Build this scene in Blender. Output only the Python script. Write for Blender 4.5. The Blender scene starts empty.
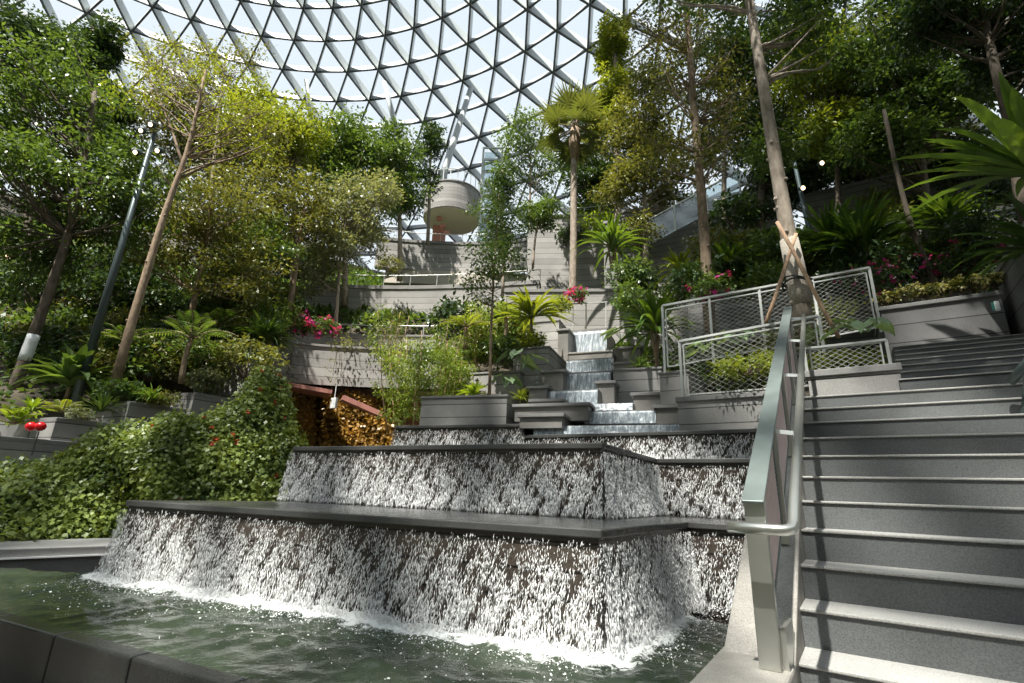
import bpy, math, random
import numpy as np
from mathutils import Vector, Matrix
rng = np.random.default_rng(7)
random.seed(7)
COL = bpy.context.scene.collection
V = lambda *a: np.array(a, dtype=float)
# ------------------------------------------------------------------ camera model
FPX = 498.0
PITCH = math.atan(152/498); ROLL = math.atan(60/1630)
cp, sp = math.cos(PITCH), math.sin(PITCH); cr, sr = math.cos(ROLL), math.sin(ROLL)
F0 = V(0, cp, sp); R0 = V(1, 0, 0); U0 = V(0, -sp, cp)
CR = R0*cr + U0*sr; CU = U0*cr - R0*sr
def ray(px, py): return (px-512)/FPX*CR - (py-341.5)/FPX*CU + F0
def at(px, py, z=None, D=None, n=None):
    d = ray(px, py)
    if z is not None: return d*(z/d[2])
    if D is not None: return d*(D/d[1])
    return d*(n/(N[0]*d[0]+N[1]*d[1]))
T = V(.83, -.558, 0); T /= np.linalg.norm(T); N = V(-T[1], T[0], 0)
def W(u, n, z=0.): return T*u + N*n + V(0, 0, z)
def UN(p): return float(T@p), float(N@p)
EYE = 0.0
# ------------------------------------------------------------------ materials
def new_mat(name):
    m = bpy.data.materials.new(name); m.use_nodes = True
    nt = m.node_tree; nt.nodes.clear()
    return m, nt, nt.nodes, nt.links
def nd(ns, t, **k):
    n = ns.new(t)
    for a, b in k.items():
        if a.startswith('i_'):
            key = a[2:].replace('_', ' ')
            n.inputs[key].default_value = b
        else: setattr(n, a, b)
    return n
def c4(c): return (c[0], c[1], c[2], 1)
def ramp(ns, stops):
    r = ns.new('ShaderNodeValToRGB'); e = r.color_ramp.elements
    e[0].position, e[0].color = stops[0][0], c4(stops[0][1]); e[1].position, e[1].color = stops[-1][0], c4(stops[-1][1])
    for p, c in stops[1:-1]:
        x = e.new(p); x.color = c4(c)
    return r
def stone(name, c, var=.25, plank=0., rough=.7, scale=3., spec=.4, bump=.15, wet=0., off=0.):
    """granite slabs, with dark horizontal joints every `plank` metres"""
    m, nt, ns, L = new_mat(name)
    out = nd(ns, 'ShaderNodeOutputMaterial'); b = nd(ns, 'ShaderNodeBsdfPrincipled', i_Roughness=rough)
    b.inputs['Specular IOR Level'].default_value = spec
    L.new(b.outputs[0], out.inputs[0])
    g = nd(ns, 'ShaderNodeNewGeometry')
    n1 = nd(ns, 'ShaderNodeTexNoise', i_Scale=scale, i_Detail=6.); n2 = nd(ns, 'ShaderNodeTexNoise', i_Scale=140., i_Detail=2.)
    L.new(g.outputs['Position'], n1.inputs['Vector']); L.new(g.outputs['Position'], n2.inputs['Vector'])
    lo = [x*(1-var) for x in c]; hi = [x*(1+var) for x in c]
    r = ramp(ns, [(.3, lo), (.7, hi)]); L.new(n1.outputs['Fac'], r.inputs[0])
    mx = nd(ns, 'ShaderNodeMix', data_type='RGBA', blend_type='MULTIPLY'); mx.inputs[0].default_value = 1.
    r2 = ramp(ns, [(.3, (.72, .72, .72)), (.7, (1.18, 1.18, 1.18))]); L.new(n2.outputs['Fac'], r2.inputs[0])
    L.new(r.outputs[0], mx.inputs[6]); L.new(r2.outputs[0], mx.inputs[7])
    col = mx.outputs[2]
    bmp = nd(ns, 'ShaderNodeBump', i_Strength=bump, i_Distance=.01); L.new(n2.outputs['Fac'], bmp.inputs['Height'])
    if plank:
        sx = nd(ns, 'ShaderNodeSeparateXYZ'); L.new(g.outputs['Position'], sx.inputs[0])
        a0 = nd(ns, 'ShaderNodeMath', operation='ADD'); a0.inputs[1].default_value = 50+off; L.new(sx.outputs[2], a0.inputs[0])
        dv = nd(ns, 'ShaderNodeMath', operation='DIVIDE'); dv.inputs[1].default_value = plank; L.new(a0.outputs[0], dv.inputs[0])
        fr = nd(ns, 'ShaderNodeMath', operation='FRACT'); L.new(dv.outputs[0], fr.inputs[0])
        fl = nd(ns, 'ShaderNodeMath', operation='FLOOR'); L.new(dv.outputs[0], fl.inputs[0])
        lt = nd(ns, 'ShaderNodeMath', operation='LESS_THAN'); lt.inputs[1].default_value = max(.05, .013/plank); L.new(fr.outputs[0], lt.inputs[0])
        sn = nd(ns, 'ShaderNodeSeparateXYZ'); L.new(g.outputs['Normal'], sn.inputs[0])
        ab = nd(ns, 'ShaderNodeMath', operation='ABSOLUTE'); L.new(sn.outputs[2], ab.inputs[0])
        l2 = nd(ns, 'ShaderNodeMath', operation='LESS_THAN'); l2.inputs[1].default_value = .7; L.new(ab.outputs[0], l2.inputs[0])
        mm = nd(ns, 'ShaderNodeMath', operation='MULTIPLY'); L.new(lt.outputs[0], mm.inputs[0]); L.new(l2.outputs[0], mm.inputs[1])
        # every course has a slightly different tone
        wn = nd(ns, 'ShaderNodeTexWhiteNoise', noise_dimensions='1D'); L.new(fl.outputs[0], wn.inputs['W'])
        mr = nd(ns, 'ShaderNodeMapRange'); mr.inputs[3].default_value = .82; mr.inputs[4].default_value = 1.15; L.new(wn.outputs[0], mr.inputs[0])
        m3 = nd(ns, 'ShaderNodeMix', data_type='RGBA', blend_type='MULTIPLY'); m3.inputs[0].default_value = 1.
        L.new(col, m3.inputs[6]); L.new(mr.outputs[0], m3.inputs[7])
        m2 = nd(ns, 'ShaderNodeMix', data_type='RGBA'); L.new(mm.outputs[0], m2.inputs[0]); L.new(m3.outputs[2], m2.inputs[6])
        m2.inputs[7].default_value = c4([x*.18 for x in c]); col = m2.outputs[2]
    L.new(col, b.inputs['Base Color']); L.new(bmp.outputs[0], b.inputs['Normal'])
    return m
def plain(name, c, rough=.5, metal=0., emis=None, spec=.5, var=0., scale=8., bump=0.):
    m, nt, ns, L = new_mat(name)
    out = nd(ns, 'ShaderNodeOutputMaterial'); b = nd(ns, 'ShaderNodeBsdfPrincipled', i_Roughness=rough, i_Metallic=metal)
    b.inputs['Base Color'].default_value = c4(c); b.inputs['Specular IOR Level'].default_value = spec
    if var or bump:
        g = nd(ns, 'ShaderNodeNewGeometry'); n1 = nd(ns, 'ShaderNodeTexNoise', i_Scale=scale, i_Detail=5.); L.new(g.outputs['Position'], n1.inputs['Vector'])
        r = ramp(ns, [(.3, [x*(1-var) for x in c]), (.7, [min(1, x*(1+var)) for x in c])]); L.new(n1.outputs['Fac'], r.inputs[0]); L.new(r.outputs[0], b.inputs['Base Color'])
        if bump:
            bp = nd(ns, 'ShaderNodeBump', i_Strength=bump, i_Distance=.02); L.new(n1.outputs['Fac'], bp.inputs['Height']); L.new(bp.outputs[0], b.inputs['Normal'])
    if emis: b.inputs['Emission Color'].default_value = c4(emis[:3]); b.inputs['Emission Strength'].default_value = emis[3]
    L.new(b.outputs[0], out.inputs[0]); return m
def leaf(name, ca, cb, trans=.35, rough=.38, spec=.5):
    """leaf blade: colour varies leaf by leaf between ca and cb, light passes through"""
    m, nt, ns, L = new_mat(name)
    out = nd(ns, 'ShaderNodeOutputMaterial')
    at_ = nd(ns, 'ShaderNodeAttribute', attribute_name='tone')
    r = ramp(ns, [(0, ca), (1, cb)]); L.new(at_.outputs['Fac'], r.inputs[0])
    b = nd(ns, 'ShaderNodeBsdfPrincipled', i_Roughness=rough); b.inputs['Specular IOR Level'].default_value = spec
    t = nd(ns, 'ShaderNodeBsdfTranslucent'); mx = nd(ns, 'ShaderNodeMixShader'); mx.inputs[0].default_value = trans
    hs = nd(ns, 'ShaderNodeMix', data_type='RGBA', blend_type='MULTIPLY'); hs.inputs[0].default_value = 1.; hs.inputs[7].default_value = (1.5, 1.35, .5, 1)
    L.new(r.outputs[0], hs.inputs[6]); L.new(r.outputs[0], b.inputs['Base Color']); L.new(hs.outputs[2], t.inputs['Color'])
    L.new(b.outputs[0], mx.inputs[1]); L.new(t.outputs[0], mx.inputs[2]); L.new(mx.outputs[0], out.inputs[0])
    return m
def bark(name, ca, cb, sc=14.):
    m, nt, ns, L = new_mat(name)
    out = nd(ns, 'ShaderNodeOutputMaterial'); b = nd(ns, 'ShaderNodeBsdfPrincipled', i_Roughness=.85); L.new(b.outputs[0], out.inputs[0])
    tc = nd(ns, 'ShaderNodeTexCoord'); mp = nd(ns, 'ShaderNodeMapping'); mp.inputs['Scale'].default_value = (1, 1, .35)
    L.new(tc.outputs['Object'], mp.inputs[0]); n1 = nd(ns, 'ShaderNodeTexNoise', i_Scale=sc, i_Detail=8., i_Roughness=.65); L.new(mp.outputs[0], n1.inputs['Vector'])
    r = ramp(ns, [(.32, ca), (.62, cb)]); L.new(n1.outputs['Fac'], r.inputs[0]); L.new(r.outputs[0], b.inputs['Base Color'])
    bp = nd(ns, 'ShaderNodeBump', i_Strength=.5, i_Distance=.03); L.new(n1.outputs['Fac'], bp.inputs['Height']); L.new(bp.outputs[0], b.inputs['Normal'])
    return m
M = {}
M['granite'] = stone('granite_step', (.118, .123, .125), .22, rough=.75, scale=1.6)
M['sunlit_tread'] = stone('granite_sunlit', (.36, .352, .335), .16, rough=.7, scale=2.)  # treads paler than risers: the sun on them is put into the colour
M['plinth'] = stone('pale_plinth', (.34, .32, .29), .25, rough=.6, scale=5., bump=.25)
M['slab'] = stone('slab_wall', (.24, .235, .228), .22, plank=.2, rough=.75, scale=1.2)
M['slabR'] = stone('slab_wall_stair', (.15, .148, .148), .2, plank=.27, rough=.8, scale=1.2, off=.12)
M['planter'] = stone('planter_stone', (.31, .30, .288), .2, plank=.22, rough=.7, scale=1.5, off=.05)
M['tier'] = stone('tier_stone', (.33, .32, .305), .2, plank=.24, rough=.75, scale=.8)
M['coping'] = stone('coping_stone', (.22, .215, .21), .15, rough=.6, scale=2.)
M['coping_dark'] = stone('wet_coping', (.075, .075, .073), .3, rough=.25, scale=2.5, spec=.6, bump=.1)
M['wet'] = stone('wet_stone', (.070, .056, .046), .45, plank=.155, rough=.22, scale=2.2, spec=.6, bump=.25, off=.02)
M['wet_block'] = stone('wet_block', (.19, .18, .168), .3, rough=.45, scale=2., spec=.5)
M['soil'] = plain('soil', (.055, .045, .03), .95, var=.5, scale=2., bump=.6)
M['steel'] = plain('brushed_steel', (.62, .62, .58), .32, .9, var=.12, scale=3.)
M['steel_green'] = plain('weathered_rail', (.20, .235, .225), .45, .5, var=.15, scale=6.)
M['rail_pale'] = plain('pale_metal', (.55, .56, .54), .45, .35)
M['mesh'] = plain('wire_mesh', (.55, .55, .52), .4, .5)
M['mesh_pink'] = plain('mesh_pale', (.62, .50, .50), .5, .2)
M['dark_metal'] = plain('dark_metal', (.055, .075, .075), .4, .5)
M['pole'] = plain('pole_metal', (.075, .10, .105), .38, .5)
M['white'] = plain('white_paint', (.75, .78, .78), .5)
M['beam'] = plain('dome_beam', (.50, .53, .53), .5, .1)
M['flange'] = plain('dome_flange', (.12, .13, .13), .5, .2)
M['edge'] = stone('overflow_edge', (.028, .029, .028), .35, rough=.18, scale=2.5, spec=.5, bump=.1)
M['ring'] = plain('dome_ring', (.40, .41, .42), .5, .0)
M['soffit'] = plain('soffit', (.55, .50, .44), .8)
M['pink'] = plain('terracotta_panel', (.50, .22, .18), .7)
M['red'] = plain('red_globe', (.75, .01, .02), .25)
M['burlap'] = plain('burlap_wrap', (.38, .34, .29), .95, var=.25, scale=40., bump=.3)
M['stake'] = bark('stake_wood', (.36, .22, .14), (.62, .42, .28), 25.)
M['strapblk'] = plain('black_strap', (.02, .02, .02), .7)
M['bark_grey'] = bark('bark_grey', (.17, .135, .105), (.40, .335, .27))
M['bark_brown'] = bark('bark_brown', (.13, .09, .06), (.34, .25, .17))
M['bark_dark'] = bark('bark_dark', (.05, .04, .03), (.15, .115, .085))
M['lamp_on'] = plain('lamp_glow', (1, .9, .75), .4, emis=(1, .72, .45, 4))
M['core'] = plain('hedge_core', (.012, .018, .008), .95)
M['rock'] = plain('pot', (.30, .20, .12), .8)
def L_(n, a, b, **k): M[n] = leaf(n, a, b, **k)
L_('l_mid', (.036, .078, .022), (.165, .255, .07))
L_('l_dark', (.018, .042, .016), (.08, .14, .045), trans=.25)
L_('l_olive', (.065, .082, .024), (.25, .265, .08))
L_('l_yellow', (.11, .16, .018), (.34, .40, .06), trans=.42)
L_('l_bright', (.16, .26, .02), (.42, .55, .07), trans=.4)
L_('l_silver', (.10, .13, .07), (.34, .37, .24), rough=.3)
L_('l_hedge', (.018, .045, .010), (.27, .34, .08), rough=.4, spec=.4)
L_('l_palm', (.045, .07, .02), (.20, .235, .08))
L_('l_orange', (.15, .09, .02), (.55, .33, .07))
L_('l_bamboo', (.12, .20, .03), (.36, .45, .10), trans=.4)
L_('l_strap', (.035, .085, .015), (.19, .30, .05), rough=.3, trans=.3)
L_('l_strapdk', (.018, .05, .012), (.10, .18, .035), rough=.3, trans=.25)
L_('l_red', (.30, .03, .02), (.55, .10, .05))
L_('l_magenta', (.35, .02, .16), (.62, .06, .35))
L_('l_paleflower', (.6, .55, .25), (.85, .82, .5))
L_('l_taro', (.16, .26, .12), (.33, .45, .26), trans=.25)
# ---- water
def water_mat():
    m, nt, ns, L = new_mat('pool_water')
    out = nd(ns, 'ShaderNodeOutputMaterial'); b = nd(ns, 'ShaderNodeBsdfPrincipled', i_Roughness=.06)
    b.inputs['Base Color'].default_value = (.035, .062, .040, 1); b.inputs['IOR'].default_value = 1.33; b.inputs['Specular IOR Level'].default_value = .7
    g = nd(ns, 'ShaderNodeNewGeometry')
    n0 = nd(ns, 'ShaderNodeTexNoise', i_Scale=1.1, i_Detail=3.); L.new(g.outputs['Position'], n0.inputs['Vector'])
    rc = ramp(ns, [(.35, (.018, .026, .018)), (.65, (.06, .078, .05))]); L.new(n0.outputs['Fac'], rc.inputs[0])
    a = nd(ns, 'ShaderNodeAttribute', attribute_name='foam')
    n1 = nd(ns, 'ShaderNodeTexNoise', i_Scale=9., i_Detail=9., i_Roughness=.72); n1.inputs['Distortion'].default_value = 1.2
    L.new(g.outputs['Position'], n1.inputs['Vector'])
    ad = nd(ns, 'ShaderNodeMath', operation='ADD'); L.new(a.outputs['Fac'], ad.inputs[0]); L.new(n1.outputs['Fac'], ad.inputs[1])
    r = ramp(ns, [(.86, (0, 0, 0)), (1.0, (1, 1, 1))]); L.new(ad.outputs[0], r.inputs[0])
    d = nd(ns, 'ShaderNodeBsdfDiffuse'); d.inputs[0].default_value = (.72, .74, .73, 1)
    L.new(rc.outputs[0], b.inputs['Base Color'])
    mx = nd(ns, 'ShaderNodeMixShader'); L.new(r.outputs[0], mx.inputs[0]); L.new(b.outputs[0], mx.inputs[1]); L.new(d.outputs[0], mx.inputs[2])
    n3 = nd(ns, 'ShaderNodeTexNoise', i_Scale=14., i_Detail=4.); L.new(g.outputs['Position'], n3.inputs['Vector'])
    bp = nd(ns, 'ShaderNodeBump', i_Strength=.35, i_Distance=.02); L.new(n3.outputs['Fac'], bp.inputs['Height']); L.new(bp.outputs[0], b.inputs['Normal'])
    L.new(mx.outputs[0], out.inputs[0]); return m
M['water'] = water_mat()
M['drop'] = plain('falling_drops', (.86, .86, .86), .12, spec=.8)
M['valley'] = plain('unseen_slope', (.03, .04, .018), .95, var=.5, scale=.6)  # dark surface of the unseen slopes added to dim the ambient light
def sheet_mat():
    m, nt, ns, L = new_mat('water_sheet')
    out = nd(ns, 'ShaderNodeOutputMaterial'); b = nd(ns, 'ShaderNodeBsdfPrincipled', i_Roughness=.15)
    g = nd(ns, 'ShaderNodeNewGeometry'); mp = nd(ns, 'ShaderNodeMapping'); mp.inputs['Scale'].default_value = (14, 14, 1.5)
    L.new(g.outputs['Position'], mp.inputs[0]); n1 = nd(ns, 'ShaderNodeTexNoise', i_Scale=1.6, i_Detail=6., i_Roughness=.7); L.new(mp.outputs[0], n1.inputs['Vector'])
    r = ramp(ns, [(.35, (.14, .165, .19)), (.52, (.30, .34, .37)), (.68, (.78, .82, .85))]); L.new(n1.outputs['Fac'], r.inputs[0]); L.new(r.outputs[0], b.inputs['Base Color'])
    bp = nd(ns, 'ShaderNodeBump', i_Strength=.5, i_Distance=.02); L.new(n1.outputs['Fac'], bp.inputs['Height']); L.new(bp.outputs[0], b.inputs['Normal'])
    L.new(b.outputs[0], out.inputs[0]); return m
M['sheet'] = sheet_mat()
def glass_mat():
    m, nt, ns, L = new_mat('dome_glass')
    out = nd(ns, 'ShaderNodeOutputMaterial'); t = nd(ns, 'ShaderNodeBsdfTransparent'); t.inputs[0].default_value = (.94, .97, .98, 1)
    g = nd(ns, 'ShaderNodeBsdfGlossy', i_Roughness=.05); mx = nd(ns, 'ShaderNodeMixShader'); mx.inputs[0].default_value = .05
    L.new(t.outputs[0], mx.inputs[1]); L.new(g.outputs[0], mx.inputs[2]); L.new(mx.outputs[0], out.inputs[0]); return m
M['glass'] = glass_mat()
def rail_glass():
    m, nt, ns, L = new_mat('rail_glass')
    out = nd(ns, 'ShaderNodeOutputMaterial'); t = nd(ns, 'ShaderNodeBsdfTransparent'); t.inputs[0].default_value = (.80, .88, .90, 1)
    g = nd(ns, 'ShaderNodeBsdfGlossy', i_Roughness=.08); mx = nd(ns, 'ShaderNodeMixShader'); mx.inputs[0].default_value = .22
    L.new(t.outputs[0], mx.inputs[1]); L.new(g.outputs[0], mx.inputs[2]); L.new(mx.outputs[0], out.inputs[0]); return m
M['rglass'] = rail_glass()
# ------------------------------------------------------------------ mesh tools
def wloc(o):
    p = np.array(o.location, dtype=float)
    while o.parent is not None: o = o.parent; p = p+np.array(o.location)
    return p
class MB:
    def __init__(s): s.v = []; s.f = []; s.t = []; s.n = 0
    def add(s, v, f, tone=None):
        v = np.asarray(v, float).reshape(-1, 3)
        for q in f: s.f.append(tuple(i+s.n for i in q))
        s.v.append(v); s.n += len(v); s.t.append(np.full(len(v), .5 if tone is None else tone)); return s
    def prism(s, pts, z0, z1):
        """pts: plan outline, z0/z1 numbers or per-point lists"""
        n = len(pts); z0 = np.broadcast_to(z0, n); z1 = np.broadcast_to(z1, n)
        ar = sum(pts[i][0]*pts[(i+1) % n][1]-pts[(i+1) % n][0]*pts[i][1] for i in range(n))
        idx = list(range(n)) if ar > 0 else list(range(n))[::-1]
        v = [(pts[i][0], pts[i][1], z0[i]) for i in idx]+[(pts[i][0], pts[i][1], z1[i]) for i in idx]
        f = [tuple(range(n))[::-1], tuple(range(n, 2*n))]+[(i, (i+1) % n, (i+1) % n+n, i+n) for i in range(n)]
        return s.add(v, f)
    def box(s, c, a, b, d, ha, hb, hd):
        c = np.asarray(c, float); A, B, Dv = [np.asarray(x, float)*h for x, h in ((a, ha), (b, hb), (d, hd))]
        v = [c+i*A+j*B+k*Dv for k in (-1, 1) for j in (-1, 1) for i in (-1, 1)]
        return s.add(v, [(0, 2, 3, 1), (4, 5, 7, 6), (0, 1, 5, 4), (2, 6, 7, 3), (0, 4, 6, 2), (1, 3, 7, 5)])
    def bar(s, p, q, w, h, up=(0, 0, 1)):
        p = np.asarray(p, float); q = np.asarray(q, float); d = q-p; l = np.linalg.norm(d); d /= l
        up = np.asarray(up, float); a = np.cross(d, up); a /= np.linalg.norm(a); b = np.cross(a, d)
        return s.box((p+q)/2, d, a, b, l/2, w/2, h/2)
    def tube(s, pts, r, sides=8, cap=True, tone=None):
        pts = np.asarray(pts, float); n = len(pts); r = np.broadcast_to(np.asarray(r, float), n)
        t = np.gradient(pts, axis=0); t /= np.linalg.norm(t, axis=1)[:, None]+1e-12
        ref = V(0, 0, 1) if abs(t[0][2]) < .9 else V(1, 0, 0)
        a = np.cross(t[0], ref); a /= np.linalg.norm(a); vs = []
        for i in range(n):
            a = a-t[i]*(a@t[i]); a /= np.linalg.norm(a); b = np.cross(t[i], a)
            an = np.arange(sides)*2*math.pi/sides
            vs.append(pts[i]+r[i]*(np.cos(an)[:, None]*a+np.sin(an)[:, None]*b))
        f = [(i*sides+j, i*sides+(j+1) % sides, (i+1)*sides+(j+1) % sides, (i+1)*sides+j) for i in range(n-1) for j in range(sides)]
        if cap: f += [tuple(range(sides))[::-1], tuple(range((n-1)*sides, n*sides))]
        return s.add(np.vstack(vs), f, tone)
    def build(s, name, mat, parent=None, smooth=False, bevel=0.):
        v = np.vstack(s.v) if s.v else np.zeros((0, 3))
        if parent is not None: v = v-wloc(parent)
        me = bpy.data.meshes.new(name); me.from_pydata(v.tolist(), [], s.f); me.update()
        a = me.attributes.new('tone', 'FLOAT', 'POINT'); a.data.foreach_set('value', np.concatenate(s.t).astype(np.float32))
        if smooth: me.polygons.foreach_set('use_smooth', [True]*len(me.polygons))
        me.materials.append(mat); o = bpy.data.objects.new(name, me); COL.objects.link(o)
        if parent is not None: o.parent = parent
        if bevel:
            bv = o.modifiers.new('bevel', 'BEVEL'); bv.width = bevel; bv.segments = 2; bv.limit_method = 'ANGLE'
        return o
def quads_obj(name, v, mat, parent=None, tone=None, k=4):
    """v: (n,k,3) array of separate k-gons"""
    n = len(v); v = v.reshape(-1, 3).astype(np.float32)
    if parent is not None: v = v-wloc(parent).astype(np.float32)
    me = bpy.data.meshes.new(name); me.vertices.add(n*k); me.vertices.foreach_set('co', v.ravel())
    me.loops.add(n*k); me.loops.foreach_set('vertex_index', np.arange(n*k, dtype=np.int32))
    me.polygons.add(n); me.polygons.foreach_set('loop_start', np.arange(0, n*k, k, dtype=np.int32))
    me.update(calc_edges=True)
    a = me.attributes.new('tone', 'FLOAT', 'POINT')
    if tone is None: tone = rng.random(n)
    a.data.foreach_set('value', np.repeat(tone, k).astype(np.float32))
    me.materials.append(mat); o = bpy.data.objects.new(name, me); COL.objects.link(o)
    if parent is not None: o.parent = parent
    return o
def grid_obj(name, P, mat, parent=None, smooth=True, attrs=None):
    """P: (r,c,3) surface"""
    r, c = P.shape[:2]; mb = MB()
    i = np.arange(r*c).reshape(r, c); f = np.stack([i[:-1, :-1], i[:-1, 1:], i[1:, 1:], i[1:, :-1]], -1).reshape(-1, 4)
    mb.add(P.reshape(-1, 3), [tuple(x) for x in f.tolist()])
    o = mb.build(name, mat, parent, smooth)
    for k, a in (attrs or {}).items():
        at_ = o.data.attributes.new(k, 'FLOAT', 'POINT'); at_.data.foreach_set('value', a.ravel().astype(np.float32))
    return o
USED = {}
def tag(o, label, cat, group=None, kind=None):
    if label: o['label'] = label
    if cat: o['category'] = cat
    if group: o['group'] = group
    if kind: o['kind'] = kind
    return o
def thing(name, label, cat, loc=(0, 0, 0), group=None, kind=None):
    o = bpy.data.objects.new(name, None); o.empty_display_size = .1; COL.objects.link(o); o.location = tuple(float(x) for x in loc)
    return tag(o, label, cat, group, kind)
def dup(root, loc, rz=0., sc=1., label=None, group=None):
    r = root.copy(); COL.objects.link(r); r.location = tuple(float(x) for x in loc); r.rotation_euler = (0, 0, rz); r.scale = (sc, sc, sc)
    if label: r['label'] = label
    if group: r['group'] = group
    for ch in list(root.children):
        c = ch.copy(); COL.objects.link(c); c.parent = r
        for g in ch.children:
            d = g.copy(); COL.objects.link(d); d.parent = c
    return r
def unit(a): return a/(np.linalg.norm(a, axis=-1, keepdims=True)+1e-9)
def rnd_dirs(n): return unit(rng.normal(size=(n, 3)))
# ---- leaves
def leaf_quads(c, d, nrm, L, w, fold=0.):
    """rhombic blades starting at c, pointing along d"""
    s = unit(np.cross(d, nrm)); L = np.asarray(L).reshape(-1, 1); w = np.asarray(w).reshape(-1, 1)
    return np.stack([c, c+d*L*.45+s*w*.5, c+d*L-nrm*L*.12, c+d*L*.45-s*w*.5], 1)
def ell_points(n, c, r, shell=.5):
    d = rnd_dirs(n); q = (shell+(1-shell)*rng.random(n))[:, None]
    return np.asarray(c)+d*np.asarray(r)*q
def cluster_leaves(centers, per, rc, L, asp=.45, flat=.5, droop=.3):
    n = len(centers)*per; c = np.repeat(centers, per, 0)
    off = rnd_dirs(n)*rng.random((n, 1))**.5*rc*V(1, 1, flat)
    d = unit(unit(off)+rnd_dirs(n)*.8-V(0, 0, droop)); nr = unit(rnd_dirs(n)*.75+V(0, 0, 1.))
    nr = unit(nr-d*(nr*d).sum(1, keepdims=True)); ln = L*(.7+.6*rng.random(n))
    tone = np.clip(np.repeat(rng.random(len(centers)), per)*.45+rng.random(n)*.55, 0, 1)
    return leaf_quads(c+off, d, nr, ln, ln*asp), tone
def bend(p, q, k=6, wob=.04, sag=0.):
    t = np.linspace(0, 1, k)[:, None]; p = np.asarray(p, float); q = np.asarray(q, float); L = np.linalg.norm(q-p)
    o = rnd_dirs(1)*wob*L*np.sin(t*math.pi)+rnd_dirs(1)*wob*.5*L*np.sin(2*t*math.pi); o[:, 2] += (sag*L*np.sin(t*math.pi))[:, 0]
    return p+(q-p)*t+o
def tree(label, base, top, r0, r1, crowns, lm, bm='bark_grey', L=.1, per=60, rc=.4, ncl=80, name='tree', cat='tree', group=None,
         wob=.03, path=None, lo=.45, nb=None, asp=.45, flat=.5, extra=None, knots=0, twigs=0):
    """one tree: trunk (branches in the same mesh) and its foliage; crowns = [(centre, radii, share)]"""
    base = np.asarray(base, float); top = np.asarray(top, float)
    t = thing(name, label, cat, base, group)
    pth = bend(base-V(0, 0, .15), top, 12, wob) if path is None else np.asarray(path)
    k = len(pth); rr = np.linspace(r0, r1, k); 
    mb = MB(); mb.tube(pth, rr, 10)
    cen = []; ncl = int(ncl*1.35); per = int(per*1.45); L = L*1.12
    for c, r, sh in crowns: cen.append(ell_points(max(2, int(ncl*sh)), c, r, .3))
    cen = np.vstack(cen); nb = int(len(cen)*.6) if nb is None else nb
    lim = int(k*lo)
    for c in cen[rng.permutation(len(cen))[:nb]]:
        dz = c[2]-pth[:, 2]; hd = np.linalg.norm((c-pth)[:, :2], axis=1)
        cost = np.abs(dz-hd*.8); cost[:lim] += 50; j = int(np.argmin(cost))
        b = bend(pth[j], c, 6, .07, -.05); R = max(.006, min(rr[j]*.45, .012*np.linalg.norm(c-pth[j])+.006))
        mb.tube(b, np.linspace(R, R*.25, 6), 5, False)
        for _ in range(twigs):
            q = c+rnd_dirs(1)[0]*rc*1.5; mb.tube(bend(b[3+_ % 2], q, 4, .08), np.linspace(R*.5, R*.15, 4), 4, False)
    for i in range(knots):
        j = rng.integers(1, k-2); f = rng.random(); p = pth[j]*(1-f)+pth[j+1]*f; d = rnd_dirs(1)[0]; d[2] = .2; d = unit(d)
        mb.tube([p+d*rr[j]*.6, p+d*(rr[j]*1.12+.015)], [rr[j]*.42, rr[j]*.22], 7)
    if extra is not None: extra(mb, pth, rr)
    mb.build('trunk', M[bm], t, True)
    q, tone = cluster_leaves(cen, per, rc, L, asp, flat)
    quads_obj('foliage', q, M[lm], t, tone)
    return t
def strap_plant(label, base, h, n, L, w, lm, name='strap_leaf_plant', cat='plant', group=None, stem=.03, droop=.9, up=.9, bm='bark_brown', spread=1., red=0):
    """tuft of long arching blades on a short stem"""
    base = np.asarray(base, float); t = thing(name, label, cat, base, group)
    if h > .05:
        mb = MB(); k = 3 if h > .5 else 1
        for j in range(k):
            o = rnd_dirs(1)[0]*.12*(k > 1); o[2] = 0
            mb.tube(bend(base-V(0, 0, .1), base+V(0, 0, h*(1-.12*j))+o*1.6, 6, .03), np.linspace(stem*1.2, stem, 6), 7)
        mb.build('stem', M[bm], t, True)
    K = 7; s = np.linspace(0, 1, K); quads = []; tones = []
    for i in range(n):
        az = rng.random()*2*math.pi; el = math.radians(15+70*up*rng.random()**.8); l = L*(.75+.45*rng.random()); ww = w*(.7+.5*rng.random())
        d = V(math.cos(az)*math.cos(el)*spread, math.sin(az)*math.cos(el)*spread, math.sin(el)); o = base+V(0, 0, h*(1-.25*rng.random()))
        g = droop*l*(.35+.5*rng.random())*math.cos(el)**.5
        p = o+s[:, None]*l*d-(s**2.3)[:, None]*V(0, 0, 1)*g
        tg = np.gradient(p, axis=0); side = unit(np.cross(tg, V(0, 0, 1))+1e-6); nr = unit(np.cross(side, tg))
        prof = np.array([.35, .8, 1, .98, .8, .5, .02])*ww*.5
        Lf = p+side*prof[:, None]+nr*prof[:, None]*.35; Rt = p-side*prof[:, None]+nr*prof[:, None]*.35
        tn = .15+.85*rng.random()
        for a, b in ((Lf, p), (p, Rt)):
            quads.append(np.stack([a[:-1], a[1:], b[1:], b[:-1]], 1)); tones.append(np.full(K-1, tn))
    q = np.concatenate(quads); quads_obj('leaves', q, M[lm], t, np.concatenate(tones))
    return t
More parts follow.
